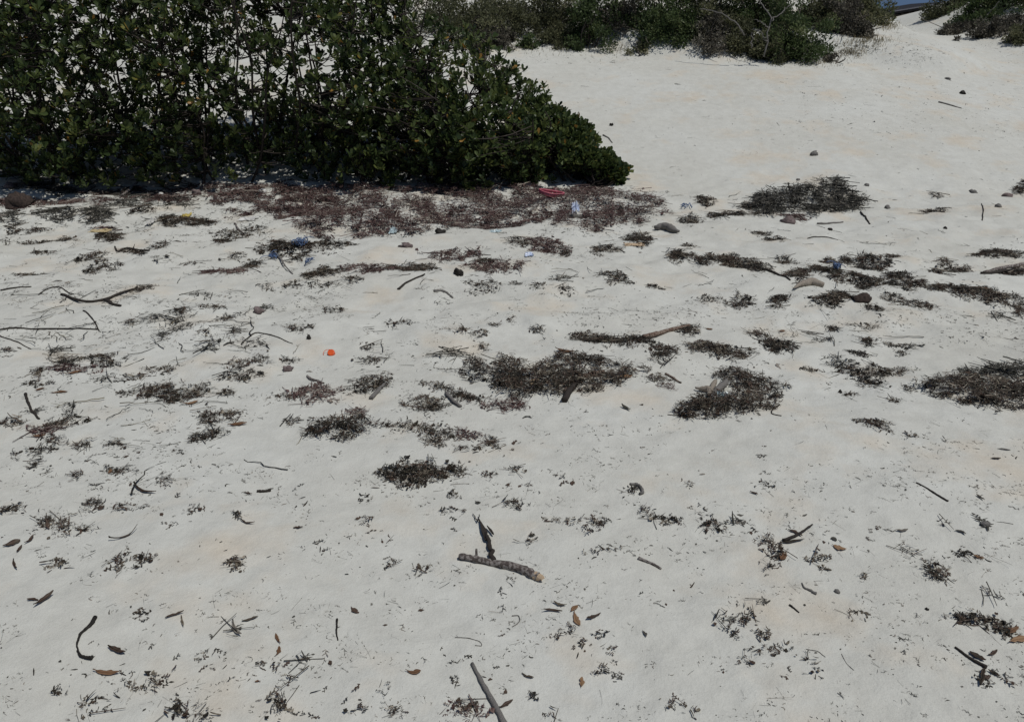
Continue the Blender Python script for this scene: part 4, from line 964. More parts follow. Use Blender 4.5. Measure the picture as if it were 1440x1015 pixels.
STICKS = [
    ('stick', 'straight grey weathered stick lying beside a dark seaweed clump at the sand edge', [(664, 931), (673, 948), (684, 966), (697, 990), (712, 1022)], 2.6, 4.6, 'greywood'),
    ('stick', 'straight reddish-brown stick poking up out of a dark seaweed heap', [(905, 480), (922, 473), (946, 463), (970, 456)], 3.7, 2.9, 'redwood'),
    ('stick', 'thick dark stick across the front edge of the largest seaweed heap', [(793, 569), (800, 558), (808, 545), (816, 536)], 4.6, 4.4, 'darkbark'),
    ('stick', 'short red-brown stick embedded in the middle of the largest seaweed heap', [(812, 534), (830, 531), (850, 528)], 4.0, 3.2, 'redwood'),
    ('stick', 'thin pale-ended stick leaning out of a seaweed clump beside the largest heap', [(522, 563), (531, 552), (541, 541)], 3.0, 2.4, 'greywood'),
    ('stick', 'curved black stick standing up at an angle in the sand', [(37, 557), (40, 570), (45, 581), (56, 592)], 2.2, 1.4, 'darkbark'),
    ('dead_branch', 'forked dark dead branch lying on rippled sand among thin twigs', [(88, 421), (105, 426), (126, 431), (146, 428), (164, 420), (178, 413), (192, 410)], 2.0, 1.6, 'darkbark'),
    ('dead_branch', 'short dark side branch lying under the forked dead branch', [(150, 428), (158, 436), (172, 440)], 3.4, 1.5, 'darkbark'),
    ('stick', 'long thin dark stick lying flat with seaweed caught on it', [(-6, 474), (20, 470), (60, 468), (100, 466), (138, 466)], 1.3, 1.0, 'darkbark'),
    ('stick', 'thin dark twig crossing the end of the long flat stick', [(119, 445), (130, 456), (140, 467)], 1.1, 0.8, 'darkbark'),
    ('stick', 'dark twig branch trailing from a seaweed clump on the upper strand line', [(1072, 385), (1090, 391), (1102, 396), (1110, 402)], 2.0, 1.0, 'darkbark'),
    ('stick', 'thick brown stick lying in the strand line running out of the frame', [(1383, 388), (1400, 381), (1420, 375), (1446, 371)], 2.4, 3.0, 'bark'),
    ('stick', 'dark crooked stick below the thick brown stick in the strand line', [(1378, 389), (1392, 390), (1408, 384), (1446, 381)], 2.0, 2.2, 'darkbark'),
    ('stick', 'small dark stick lying alone on clean open sand', [(362, 693), (371, 693), (381, 692)], 2.2, 1.8, 'darkbark'),
    ('stick', 'short crooked grey stick lying alone on open sand near loose scraps', [(898, 786), (908, 789), (918, 792), (930, 798)], 2.4, 1.6, 'bark'),
    ('stick', 'dark pointed stick crossing a seaweed frond on open sand', [(1100, 763), (1116, 758), (1128, 752), (1141, 745, .01)], 2.6, 1.1, 'darkbark'),
    ('stick', 'thin curved grey stick beside the blue rope tangle', [(386, 357), (396, 368), (403, 378), (412, 386)], 1.3, 0.8, 'greywood'),
    ('stick', 'thin pale stick across the reddish seaweed band', [(738, 305), (748, 297), (757, 291)], 2.0, 1.6, 'greywood'),
    ('driftwood', 'weathered pale plank scrap tilted in the reddish seaweed band', [(803, 311), (815, 306), (828, 303)], 3.2, 2.2, 'greywood'),
    ('stick', 'thin dark stick with a knob lying below the strand line', [(560, 411), (572, 404), (598, 397)], 1.8, 0.9, 'darkbark'),
    ('stick', 'long thin grey twig lying on the smooth sand slope', [(848, 192), (856, 196), (861, 203)], 1.1, 0.7, 'greywood'),
    ('stick', 'thin forked grey twig lying high on the sand slope', [(1320, 143), (1335, 147), (1352, 152)], 1.1, 0.7, 'greywood'),
    ('stick', 'pale grey stick lying under the left end of the shrub', [(118, 268), (125, 263), (133, 259)], 2.2, 1.8, 'greywood'),
    ('stick', 'second pale grey stick lying under the left end of the shrub', [(124, 274), (134, 269), (144, 263)], 1.8, 1.5, 'greywood'),
    ('stick', 'brown crooked branch stub leaning out from under the shrub', [(172, 278), (184, 270), (195, 261), (203, 250, .06)], 1.8, 1.2, 'bark'),
    ('stick', 'thin straight twig pointing up the sand above the strand line', [(1381, 312), (1382, 300), (1380, 288)], 0.8, 0.6, 'darkbark'),
    ('stick', 'pale curved driftwood sliver half sunk in smooth sand', [(611, 417), (620, 414), (629, 415), (637, 419)], 1.8, 1.2, 'greywood'),
    ('stick', 'dark stem with torn fronds lying on open sand', [(1341, 917), (1355, 927), (1370, 936), (1386, 944)], 1.5, 2.6, 'darkbark'),
    ('stick', 'two-kinked dark stem lying alone on open sand beside pale stains', [(1286, 688), (1298, 694), (1310, 701), (1331, 713)], 1.0, 1.5, 'darkbark'),
    ('stick', 'fine dark straw lying near the shrub-side seaweed', [(330, 315), (337, 324), (345, 330)], 1.4, 0.8, 'bark'),
    ('stick', 'short brown stick at the edge of the left seaweed clump', [(432, 528), (440, 534), (456, 541)], 2.0, 1.2, 'bark'),
    ('stick', 'thin reddish stick trailing off the right end of the largest heap', [(936, 527), (946, 533), (958, 539)], 1.8, 1.2, 'redwood'),
    ('stick', 'grey stick leaning on a seaweed clump left of the largest heap', [(628, 556), (636, 566), (648, 577)], 3.0, 2.2, 'greywood'),
    ('stick', 'thin dark root-like twig on the right of the pale driftwood heap', [(1096, 571), (1086, 580), (1083, 588), (1098, 591)], 1.0, 0.8, 'darkbark'),
    ('stick', 'flat pale stick lying along the foot of the tall stalk heap', [(1150, 312), (1170, 311), (1186, 309)], 1.6, 1.1, 'greywood'),
    ('stick', 'bent dark twig right of the tall stalk heap', [(1210, 297), (1217, 304), (1224, 312)], 1.2, 0.9, 'darkbark'),
    ('stick', 'thin twig with a fork on the sand below the tall stalk heap', [(1135, 338), (1155, 340), (1178, 341)], 0.8, 0.6, 'darkbark'),
    ('dead_branch', 'thin dark twig forking over sand left of the orange cap', [(340, 489), (360, 474), (388, 479), (412, 488)], 1.0, 0.7, 'darkbark'),
    ('stick', 'slender brown twig lying between two seaweed scatters on the rippled sand', [(0, 478), (22, 487), (44, 492)], 0.9, 0.7, 'darkbark'),
    ('stick', 'thin arching twig at the left edge above the dark scatter', [(0, 405), (18, 404), (44, 403)], 1.2, 0.9, 'darkbark'),
    ('dead_branch', 'slim dark twig bent in the middle on the rippled sand', [(55, 417), (70, 411), (88, 411), (104, 416)], 1.0, 0.8, 'darkbark'),
    ('stick', 'dark hooked seaweed stalk lying at the edge of the strand line', [(162, 348), (165, 358), (178, 351), (196, 356), (211, 357)], 1.3, 1.2, 'darkbark'),
]
for s in STICKS:
    nm, lb, pts, r0, r1, mt = s
    stick(nm, lb, pts, r0, r1, mt, 'branch' if nm == 'dead_branch' else 'driftwood' if nm == 'driftwood' else 'stick')

for nm, lb, pts, r0, r1, mt, prof in [
    ('driftwood_log', 'smooth grey driftwood log at the right end of the reddish seaweed band', [(921, 321), (932, 320), (943, 322), (955, 327)], 5.2, 4.4, 'greywood', (.55, 1, 1.1, 1, .35)),
    ('driftwood', 'pale tapering driftwood lump under a dark seaweed strip', [(1114, 412), (1126, 408), (1140, 405), (1157, 408)], 5.0, 5.0, 'palewood', (.15, .5, .9, 1.25, 1.2, .6)),
    ('driftwood', 'pale pointed driftwood lump on the left of the heap with the blue scrap', [(977, 549), (985, 551), (995, 553), (1001, 556)], 4.2, 4.2, 'palewood', (.25, .8, 1.1, .7)),
    ('driftwood', 'pale rounded driftwood lump in the middle of the heap with the blue scrap', [(1006, 540), (1002, 548), (998, 556), (995, 562)], 4, 3.6, 'palewood', (.7, 1.1, .9, .4)),
    ('driftwood', 'broad pale driftwood lump on the right of the heap with the blue scrap', [(1021, 541), (1014, 548), (1008, 555), (1003, 563)], 5.2, 5, 'greywood', (.6, 1.1, .8, .5))]:
    o = stick(nm, lb, pts, r0, r1, mt, 'driftwood', None, None, 11, prof)
    o.location.z += 0.006 if pts[0][1] > 500 else 0.0

# curved seaweed stalks
def stalk(label, pts, r0, r1, mat='pod', name='seaweed_stalk'):
    P, (V, Qs) = stick_arrays(pts, r0, r1, int(pts[0][0]), 6, 20)
    o = link(name, mesh_from(name, V - P[0], Qs, None, M[mat], True), None, P[0]); tag(o, label, 'seaweed')
stalk('hook-shaped dark seaweed stalk lying alone on the sand', [(137, 876), (128, 890), (115, 902), (111, 916), (112, 924)], 3.2, 1.0)
stalk('short thick dark stalk piece below the hook-shaped stalk', [(111, 922), (116, 929), (124, 931), (132, 931)], 1.4, 3.0)
stalk('small curled dark stalk like a comma on open sand', [(886, 686), (895, 685), (902, 690), (904, 697), (899, 699)], 2.2, 2.4, 'stone')
stalk('pale thin curled straw on bare sand', [(720, 862), (729, 861), (732, 868), (727, 874), (720, 878)], .8, .7, 'stone')
stalk('thin straight dark stalk standing on the sand edge', [(474, 871), (473, 885), (475, 899)], 1.6, .8)
stalk('tangled curl of grey stalk beside a dark clump', [(1127, 823), (1130, 830), (1140, 833), (1148, 838), (1146, 836)], 1.0, 2.0, 'stone')
stalk('s-shaped thin stalk above the small pale shell', [(1110, 850), (1118, 855), (1124, 860)], 1.6, 1.0)
stalk('long loop of fine grey thread-like stalk', [(640, 893), (660, 895), (675, 899), (679, 906), (668, 905)], .6, .5, 'stone')
stalk('fine grey stalk crossing bare sand right of centre', [(1133, 915), (1150, 918), (1160, 926)], .6, .5, 'stone')
stalk('faint long stalk curving down the bare sand', [(1183, 920), (1190, 935), (1200, 945)], .5, .5, 'stone')

# dark torn fronds lying singly: blade shapes
def blade_arrays(L, W, g, cup=0.15, rag=0.12, n=8, bend=0.25, th=0.0012):
    t = np.linspace(0, 1, n); pk = g.uniform(0.75, 1.35)
    w = W * np.sin(np.pi * np.clip(0.04 + 0.93 * t ** pk, 0, 1)) ** 0.85 * 0.5
    wl = w * (1 + g.uniform(-rag, rag, n)); wr = w * (1 + g.uniform(-rag, rag, n)); bite = int(g.integers(2, n - 2)); wl[bite] *= g.uniform(0.3, 1)
    curve = g.normal(0, 0.08) * L * 4 * (t - 0.5) ** 2
    cx = curve + np.cumsum(g.normal(0, 0.025, n)) * L * 0.5; z = bend * g.uniform(0.3, 1.4) * L * (t - 0.5) ** 2 + np.abs(g.normal(0, 0.012, n)) * L
    tw = g.normal(0, 0.5) * (t - 0.3)
    c = np.stack([cx, (t - 0.5) * L, z], 1)
    rows = [c + np.stack([(k * (wl if k < 0 else wr)) * np.cos(tw), 0 * w, cup * np.abs(k) * w + k * w * np.sin(tw) + g.normal(0, 0.006 * L, n)], 1) for k in (-1, -0.45, 0, 0.45, 1)]
    top = np.stack(rows, 1); bot = top.copy(); bot[..., 2] -= th
    V = np.concatenate([top.reshape(-1, 3), bot.reshape(-1, 3)]); Qs = []
    m = n * 5
    for i in range(n - 1):
        for j in range(4):
            a = i * 5 + j; Qs.append((a, a + 1, a + 6, a + 5)); Qs.append((m + a, m + a + 5, m + a + 6, m + a + 1))
        Qs.append((i * 5, i * 5 + 5, m + i * 5 + 5, m + i * 5)); Qs.append((i * 5 + 4, m + i * 5 + 4, m + i * 5 + 9, i * 5 + 9))
    return V, np.array(Qs)

def blade(name, label, cx, cy, Lp, Wp, ang, mat, cat, tint=0.5, group=None, seed=0, cup=0.3, bend=0.3, stalkp=True):
    g = np.random.default_rng(seed + int(cx) * 3 + int(cy)); s = mpp(cx, cy); c = g1(cx, cy)
    # ang: direction in the picture, degrees from rightwards, turned into a direction on the sand
    dx, dy = math.cos(R(ang)), -math.sin(R(ang))
    a, b = g1(cx - dx * Lp / 2, cy - dy * Lp / 2), g1(cx + dx * Lp / 2, cy + dy * Lp / 2)
    L = (b - a).length; yaw = math.atan2(b.y - a.y, b.x - a.x) - math.pi / 2
    W = Wp * s * (0.72 + 0.4 * abs(dx))
    V, Qs = blade_arrays(L, W, g, cup, 0.30, 8, bend)
    root = empty(name, c); root.rotation_euler = (0, 0, yaw); tag(root, label, cat, group)
    V[:, 2] += 0.002 - V[:, 2].min()
    link('blade', mesh_from('blade', V, Qs, np.full(len(V), tint), M[mat], True), root)
    rib = np.stack([V[2:40:5, 0], V[2:40:5, 1], V[2:40:5, 2] + 0.0004], 1)
    if stalkp: rib = np.vstack([rib[0] + (rib[0] - rib[1]) * 0.9, rib])
    v, q = tube_arrays(rib, np.linspace(0.0016, 0.0005, len(rib)) * L / 0.06, 4, True)
    link('midrib', mesh_from('midrib', v, q, np.full(len(v), max(0, tint - 0.25)), M[mat], True), root)

LEAVES = [  # fallen leaves
    (1180, 775, 19, 10, -15, .95, 'light brown oval fallen leaf lying flat on open sand'),
    (810, 871, 19, 9, -65, .85, 'light brown fallen leaf with a pale tip beside dark fronds'),
    (807, 855, 12, 8, 40, .7, 'small torn brown leaf touching the light brown leaf by the dark fronds'),
    (152, 949, 32, 8, -3, .62, 'long rusty-brown fallen leaf on open sand'),
    (582, 944, 19, 7, 2, .45, 'small reddish-brown fallen leaf lying alone on clean sand'),
    (1431, 906, 26, 10, 12, .95, 'broad tan fallen leaf beside the black seaweed trail'),
    (1421, 893, 18, 8, 25, .5, 'dark brown curled leaf above the broad tan leaf'),
    (87, 555, 20, 7, 5, .55, 'brown curled leaf on the sand right of a small rusty leaf'),
    (57, 549, 13, 5, 15, .45, 'small rusty leaf near the curved black stick'),
    (336, 601, 24, 9, 8, .5, 'curled red-brown leaf against a seaweed clump with a long stalk'),
    (1375, 787, 16, 5, -20, .65, 'pointed brown leaf trailing from a small grey clump'),
    (1101, 785, 12, 9, 60, .4, 'brown leaf scrap stuck in a dark root-like clump'),
    (390, 897, 14, 5, 115, .55, 'orange-brown torn leaf standing on the sand'),
    (393, 914, 13, 7, 70, .5, 'curled orange-brown leaf under the torn standing leaf'),
    (795, 497, 24, 7, -10, .4, 'brown strip of bark-like leaf at the top of the largest seaweed heap'),
    (878, 536, 22, 8, 5, .7, 'tan curled leaf at the front of the largest seaweed heap'),
    (270, 571, 20, 6, 10, .8, 'pale tan leaf at the lower edge of a dark clump'),
    (156, 666, 8, 5, 60, .6, 'small tan leaf among sparse scraps'),
    (438, 607, 7, 10, 80, .35, 'rust-red leaf at the left edge of the compact heap'),
    (105, 527, 22, 6, 12, .5, 'rusty leaf in the thin red-brown seaweed scatter'),
    (56, 616, 18, 6, 8, .6, 'rusty leaf at the front of the left-hand seaweed scatter'),
    (1051, 552, 12, 6, 0, .55, 'red-brown leaf in the heap with the pale driftwood lumps'),
    (1378, 413, 26, 5, -6, .6, 'light brown leaf strip in the strand line'),
    (1100, 462, 10, 4, 0, .5, 'dull brown leaf scrap near a black clump'),
    (998, 458, 10, 5, -8, .5, 'brown leaf beside the end of the reddish-brown stick'),
    (363, 957, 8, 3, 0, .5, 'tiny dry leaf on bare sand'),
    (819, 956, 13, 9, 80, .8, 'yellowish withered seaweed leaf with trailing stalks'),
]
for cx, cy, L, W, an, tn, lb in LEAVES:
    blade('fallen_leaf', lb, cx, cy, L, W, an, 'deadleaf', 'leaf', tn)
FRONDS = [
    (787, 851, 19, 5, -15, 'd', .75, 'grey-brown frond blade pointing at the light brown leaf'),
    (778, 857, 26, 4, -5, 'd', .5, 'narrow dark forked frond left of the light brown leaf'),
    (835, 867, 21, 5, 20, 'd', .45, 'dark frond blade right of the light brown leaf'),
    (20, 775, 26, 9, 18, 'd', .55, 'thick dark frond blade lying beside a bent narrow frond'),
    (45, 770, 17, 5, 40, 'd', .5, 'bent narrow dark frond beside the thick blade'),
    (30, 783, 12, 4, 50, 'd', .5, 'short narrow frond below the thick blade'),
    (24, 805, 14, 4, -70, 'd', .5, 'single short dark frond standing apart on clean sand'),
    (66, 855, 34, 7, 35, 'd', .5, 'dark split frond with a looping stalk'),
    (50, 854, 16, 4, -5, 'd', .5, 'small frond end hooked under the split frond'),
    (166, 920, 26, 7, -18, 'd', .45, 'dark pod-like frond right of the hook-shaped stalk'),
    (247, 871, 28, 4, 22, 'd', .5, 'slim dark forked frond on open sand'),
    (259, 879, 15, 4, -75, 'd', .85, 'grey frond tip under the slim forked frond'),
    (352, 871, 24, 4, 18, 'd', .6, 'slender grey-black frond pointing up the beach'),
    (331, 887, 24, 6, -60, 'g', .9, 'pale withered frond with a long stalk'),
    (428, 926, 17, 4, 10, 'd', .6, 'small grey wedge-shaped frond on clean sand'),
    (604, 748, 0, 0, 0, 'd', .5, ''),
    (1118, 753, 22, 5, -25, 'd', .5, 'dark frond crossing under the pointed stick'),
    (1113, 764, 34, 5, 8, 'd', .35, 'flat black frond under the pointed stick'),
    (1372, 930, 26, 8, -28, 'd', .4, 'broad dark torn frond on the dark stem'),
    (1380, 958, 26, 8, 75, 'd', .4, 'dark torn frond hanging below the broad torn frond'),
    (1395, 952, 18, 5, -30, 'd', .4, 'narrow dark frond right of the hanging torn frond'),
    (1395, 925, 14, 5, 30, 'd', .5, 'small dark frond above the narrow torn frond'),
    (1265, 749, 0, 0, 0, 'd', .5, ''),
    (1268, 752, 16, 4, 6, 'g', .8, 'pale grey frond scrap alone on open sand'),
    (1350, 753, 16, 5, -20, 'g', .5, 'dark grey frond beside pale sand scuffs'),
    (1377, 707, 14, 4, -30, 'g', .5, 'small grey frond on the plain sand'),
    (1398, 652, 14, 3, 0, 'd', .4, 'thin hooked dark frond on plain sand'),
    (200, 693, 34, 5, -22, 'd', .5, 'stem-like dark frond lying across open sand'),
    (180, 762, 44, 3, 26, 'd', .55, 'long thin dark frond lying aslant on open sand'),
    (712, 987, 22, 5, 28, 'd', .5, 'dark frond crossing the straight grey stick'),
    (742, 948, 18, 4, -18, 'd', .6, 'two-lobed dark frond on clean sand'),
    (907, 891, 10, 4, -55, 'g', .6, 'small grey flake on clean sand'),
    (350, 697, 12, 2, -12, 'd', .5, 'thin short dark straw near the lone small stick'),
    (348, 741, 20, 3, -14, 'd', .5, 'thin straight frond on clean sand'),
    (420, 746, 14, 5, 8, 'd', .5, 'small dark pod on clean sand'),
    (879, 578, 14, 5, -35, 'g', .4, 'grey flake below the yellow-stained sand'),
    (1060, 697, 12, 3, -20, 'd', .5, 'short dark sliver at the end of a scrap trail'),
]
for cx, cy, L, W, an, mt, tn, lb in FRONDS:
    if L: blade('seaweed_frond', lb, cx, cy, L, W, an, mt, 'seaweed', tn, cup=0.5, bend=0.5, stalkp=False)

# ------------------------------------------------------------------ stones, husks and lumps
def lump_mesh(rx, ry, rz, seed, rough=0.18, nu=14, nv=9, flat=0.25):
    g = np.random.default_rng(seed); V = []; ph = g.uniform(0, 50)
    for i in range(nv + 1):
        a = math.pi * i / nv
        for j in range(nu):
            b = 2 * math.pi * j / nu
            d = np.array([math.sin(a) * math.cos(b), math.sin(a) * math.sin(b), math.cos(a)])
            k = 1 + rough * 4 * (float(fbm(d[0] * 1.9 + ph, d[1] * 1.9 + d[2] * 2.6 + ph, seed % 97, 3)) - 0.5)
            V.append(d * k * np.array([rx, ry, rz]))
    V = np.array(V); V[:, 2] = np.maximum(V[:, 2], -flat * rz)
    Qs = [(i * nu + j, (i + 1) * nu + j, (i + 1) * nu + (j + 1) % nu, i * nu + (j + 1) % nu) for i in range(nv) for j in range(nu)]
    return V, np.array(Qs)

def lump(name, label, cx, cy, w, h, mat, cat, ang=0, rough=0.2, depth=None, group=None, bury=0.0):
    s = mpp(cx, cy); c = g1(cx, cy + h * 0.35)
    rx = w * s / 2; rz = h * s * 0.62; ry = (depth or min(w, h * 1.6)) * s / 2
    V, Qs = lump_mesh(rx, ry, rz, int(cx * 3 + cy), rough)
    o = link(name, mesh_from(name, V, Qs, None, M[mat], True), None, c + Vector((0, ry * 0.5, rz * (0.22 - bury))))
    o.rotation_euler = (0, R(-ang), g1(cx, cy).x * 0.3); tag(o, label, cat, group); return o

LUMPS = [
    ('coconut_husk', 'brown fibrous husk bulging out of a seaweed clump on the strand line', 1213, 424, 30, 13, 'husk', 'husk', 0, .25),
    ('coconut_husk', 'large brown husk lying beside the seaweed under the left end of the shrub', 23, 288, 40, 20, 'husk', 'husk', -8, .3),
    ('stone', 'dark angular lump standing upright on the sand below the strand line', 644, 386, 15, 13, 'pod', 'lump', 0, .45),
    ('stone', 'pinkish-grey stone at the foot of the tall stalk heap', 1110, 310, 19, 12, 'pinkstone', 'stone', 0, .25),
    ('stone', 'grey two-toned stone alone on the smooth sand slope', 1145, 217, 11, 8, 'stone', 'stone', 25, .3),
    ('stone', 'dark round stone high on the slope below the gully', 1355, 129, 9, 6, 'pod', 'stone', 0, .2),
    ('stone', 'flat brown stone high on the slope above the dark round stone', 1333, 109, 10, 4, 'stone', 'stone', 0, .2),
    ('stone', 'grey-brown rounded stone beside the dark weed at the slope foot', 1420, 269, 16, 8, 'pinkstone', 'stone', 0, .2),
    ('stone', 'flat grey stone with a trailing twig at the slope foot', 1370, 267, 14, 6, 'stone', 'stone', 0, .25),
    ('stone', 'small pale grey stone alone at the slope foot', 1404, 294, 8, 5, 'stone', 'stone', 0, .2),
    ('stone', 'small brown stone right of the tall stalk heap', 1250, 287, 8, 6, 'stone', 'stone', 0, .2),
    ('stone', 'tiny dark stone right of the tall stalk heap', 1219, 262, 7, 5, 'stone', 'stone', 0, .2),
    ('stone', 'pair-like dark pebble under the tall stalk heap', 1168, 322, 6, 4, 'pod', 'stone', 0, .3),
    ('stone', 'small dark pebble on the sand below the flat grey stone', 1329, 322, 5, 5, 'pod', 'stone', 0, .3),
    ('stone', 'dark triangular pebble on the slope beside the shrub tip', 860, 177, 5, 5, 'pod', 'stone', 0, .3),
    ('stone', 'dark stump of wood standing in the reddish seaweed band', 873, 298, 9, 14, 'pod', 'lump', 0, .2),
    ('stone', 'black lump at the lower edge of the reddish seaweed band', 619, 330, 16, 9, 'pod', 'lump', 0, .35),
    ('stone', 'pale rounded stone in the reddish seaweed band', 522, 292, 10, 6, 'whitewrap', 'stone', 0, .2),
    ('stone', 'pale rounded stone under the shrub left of the seaweed band', 370, 272, 14, 7, 'whitewrap', 'stone', 0, .2),
    ('stone', 'small pale stone among litter under the left of the shrub', 225, 272, 10, 5, 'whitewrap', 'stone', 0, .25),
    ('stone', 'flat pale stone near the lower edge of the seaweed band', 640, 319, 28, 6, 'palewood', 'stone', 4, .25),
    ('stone', 'small pinkish lump on the sand left of the orange cap', 404, 519, 12, 9, 'pinkstone', 'stone', 0, .4),
    ('stone', 'pinkish shell-like lump on the sand below the blue rope', 363, 443, 14, 9, 'pinkstone', 'stone', -20, .35),
    ('stone', 'pink crumpled lump below the left part of the seaweed band', 572, 349, 18, 7, 'pinkstone', 'lump', 0, .45),
    ('stone', 'pinkish-grey stone under the far end of the shrub above the large husk', 14, 262, 26, 10, 'pinkstone', 'stone', 0, .3),
    ('stone', 'pale pinkish stone half hidden by shrub leaves at the seaweed band', 600, 262, 30, 9, 'pinkstone', 'stone', 0, .3),
    ('stone', 'grey-pink flat stone in the litter between the two pale sticks and the band', 275, 268, 22, 7, 'pinkstone', 'stone', 0, .3),
    ('stone', 'pale flat stone at the upper edge of the reddish band', 455, 268, 26, 8, 'pinkstone', 'stone', 0, .3),
    ('stone', 'small grey stone on open sand by grey stalks', 1178, 834, 9, 5, 'stone', 'stone', 0, .25),
    ('stone', 'grey pebble on open sand near the pointed brown leaf', 1384, 744, 11, 7, 'stone', 'stone', 0, .35),
    ('stone', 'tiny dark pebble on the plain sand', 1303, 861, 5, 3, 'pod', 'stone', 0, .3),
    ('stone', 'brown pod on the sand slope near its crest', 1123, 258 - 8, 6, 3, 'stone', 'stone', 0, .3),
    ('stone', 'round dark pod with a thread beside thin twigs', 435, 479, 6, 8, 'pod', 'pod', 20, .2),
]
for a in LUMPS: lump(*a)

# ------------------------------------------------------------------ litter
def cap():
    s = mpp(467, 495); c = g1(466, 498); r = 5.0 * s
    root = empty('bottle_cap', c + Vector((0, 0, r * 0.40))); root.rotation_euler = (R(38), R(-12), 0.3); tag(root, 'bright orange plastic bottle cap lying on the sand', 'bottle cap')
    n = 36; V = []; prof = [(0.0, .62), (.80, .62), (.95, .55), (1.0, .42), (1.0, -.42), (1.04, -.46), (1.04, -.62), (.90, -.62), (.88, .40), (0.0, .44)]
    for (pr, pz) in prof:
        for j in range(n):
            a = 2 * math.pi * j / n; k = 1 + (0.035 if j % 2 and 0.9 < pr < 1.02 and abs(pz) < 0.5 else 0)
            V.append((pr * k * r * math.cos(a), pr * k * r * math.sin(a), pz * r))
    Qs = [(i * n + j, i * n + (j + 1) % n, (i + 1) * n + (j + 1) % n, (i + 1) * n + j) for i in range(len(prof) - 1) for j in range(n)]
    link('cap_shell', mesh_from('cap_shell', np.array(V), np.array(Qs), None, M['orange'], False), root)
    th = np.linspace(0, 2 * math.pi, 30); ring = np.stack([np.cos(th) * r * 1.25 - r * 0.9, np.sin(th) * r * 1.1 + r * .5, np.full(30, -0.2 * r)], 1)
    v, q = tube_arrays(ring, r * 0.08, 5, False); link('tamper_ring', mesh_from('tamper_ring', v, q, None, M['orange'], True), root)
cap()

def rope(label, cx, cy, w, h, n, seed, r=0.0035, up=0.05):
    g = np.random.default_rng(seed); c = g1(cx, cy)
    sc = mpp(cx, cy)
    ctl = np.stack([g.uniform(-w, w, n) * sc, g.uniform(-h, h, n) * sc * 2.0, np.zeros(n)], 1)
    P = densify(ctl, n * 7)
    P[:, 2] = height(P[:, 0] + c.x, P[:, 1] + c.y) - c.z + r + 0.01 + np.abs(np.sin(np.arange(len(P)) * 0.37 + seed)) * up * g.uniform(0.5, 1)
    root = empty('rope_tangle', c); tag(root, label, 'rope')
    v, q = tube_arrays(P, r, 5, True); link('strand', mesh_from('strand', v, q, None, M['blue'], True), root)
    for k in range(5):
        i = int(g.integers(3, len(P) - 3)); e = P[i] + np.array([g.normal(0, .04), g.normal(0, .04), .01])
        e[2] = max(e[2], float(height(e[0] + c.x, e[1] + c.y)) - c.z + .004)
        v, q = tube_arrays(densify(np.array([P[i], 0.5 * (P[i] + e) + [0, 0, .02], e]), 6), r * .6, 4, True); link('frayed_end', mesh_from('frayed_end', v, q, None, M['blue'], True), root)
rope('tangled faded blue rope lying in the dark clump below the seaweed band', 423, 353, 12, 7, 12, 1, .004)
rope('small knot of dark blue rope left of the larger blue tangle', 386, 367, 9, 4, 9, 2, .004, .03)
rope('short scrap of blue rope below the larger blue tangle', 436, 369, 9, 4, 8, 3, .004, .03)
rope('faded blue-grey rope scrap in the strand line seaweed', 1175, 391, 9, 5, 8, 4, .0045, .04)
rope('pale blue net strand left of the tall stalk heap', 966, 293, 9, 4, 8, 5, .004, .03)

def crumpled(name, label, cx, cy, w, h, mat, cat, seed, up=0.5):
    g = np.random.default_rng(seed); s = mpp(cx, cy); n = 9
    u, v = np.meshgrid(np.linspace(-.5, .5, n), np.linspace(-.5, .5, n))
    rag = 1 + g.uniform(-.22, .22, (n, n)) * (np.maximum(abs(u), abs(v)) > .45)
    X = u * w * s * rag + g.normal(0, .03 * w * s, (n, n)); Yv = v * h * s * 2.0 * rag + g.normal(0, .03 * w * s, (n, n))
    Zv = np.abs(g.normal(0, 1, (n, n))) * up * h * s * .5 + (v + .5) * up * h * s
    c = g1(cx, cy + h * .3)
    T = np.stack([X, Yv, Zv + .004], -1).reshape(-1, 3); B = T - [0, 0, .0018]
    Qs = []; m = n * n
    for i in range(n - 1):
        for j in range(n - 1):
            a = i * n + j; Qs += [(a, a + 1, a + n + 1, a + n), (m + a, m + a + n, m + a + n + 1, m + a + 1)]
    edge = [(j, j + 1) for j in range(n - 1)] + [(m - n + j + 1, m - n + j) for j in range(n - 1)] + [((i + 1) * n, i * n) for i in range(n - 1)] + [(i * n + n - 1, (i + 1) * n + n - 1) for i in range(n - 1)]
    Qs += [(b, a, m + a, m + b) for a, b in edge]
    o = link(name, mesh_from(name, np.vstack([T, B]), np.array(Qs), None, M[mat], False), None, c); tag(o, label, cat)
crumpled('wrapper', 'crumpled white and blue wrapper in the reddish seaweed band', 809, 297, 10, 8, 'foil', 'wrapper', 2, .9)
crumpled('plastic_scrap', 'pale blue crumpled plastic scrap on the heap with pale driftwood lumps', 1016, 564, 14, 8, 'paleblue', 'plastic', 3, .9)
crumpled('plastic_scrap', 'dirty white plastic scrap left of the pale blue scrap', 1006, 569, 9, 7, 'whitewrap', 'plastic', 4, .9)
crumpled('plastic_scrap', 'pale blue-grey plastic scrap at the lower edge of the seaweed band', 553, 327, 10, 6, 'paleblue', 'plastic', 5, .6)
crumpled('plastic_scrap', 'pale blue flat scrap below the seaweed band, right of the black lump', 697, 331, 14, 4, 'paleblue', 'plastic', 6, .4)
crumpled('plastic_scrap', 'small lilac plastic scrap below the reddish clump on the strand line', 744, 365, 11, 5, 'foil', 'plastic', 7, .5)
crumpled('peel', 'yellow peel scrap on a dark seaweed clump', 261, 301, 12, 5, 'yellow', 'peel', 8, .5)
crumpled('peel', 'curved cream peel above a black clump left of the strand line', 142, 327, 26, 5, 'cream', 'peel', 9, .3)
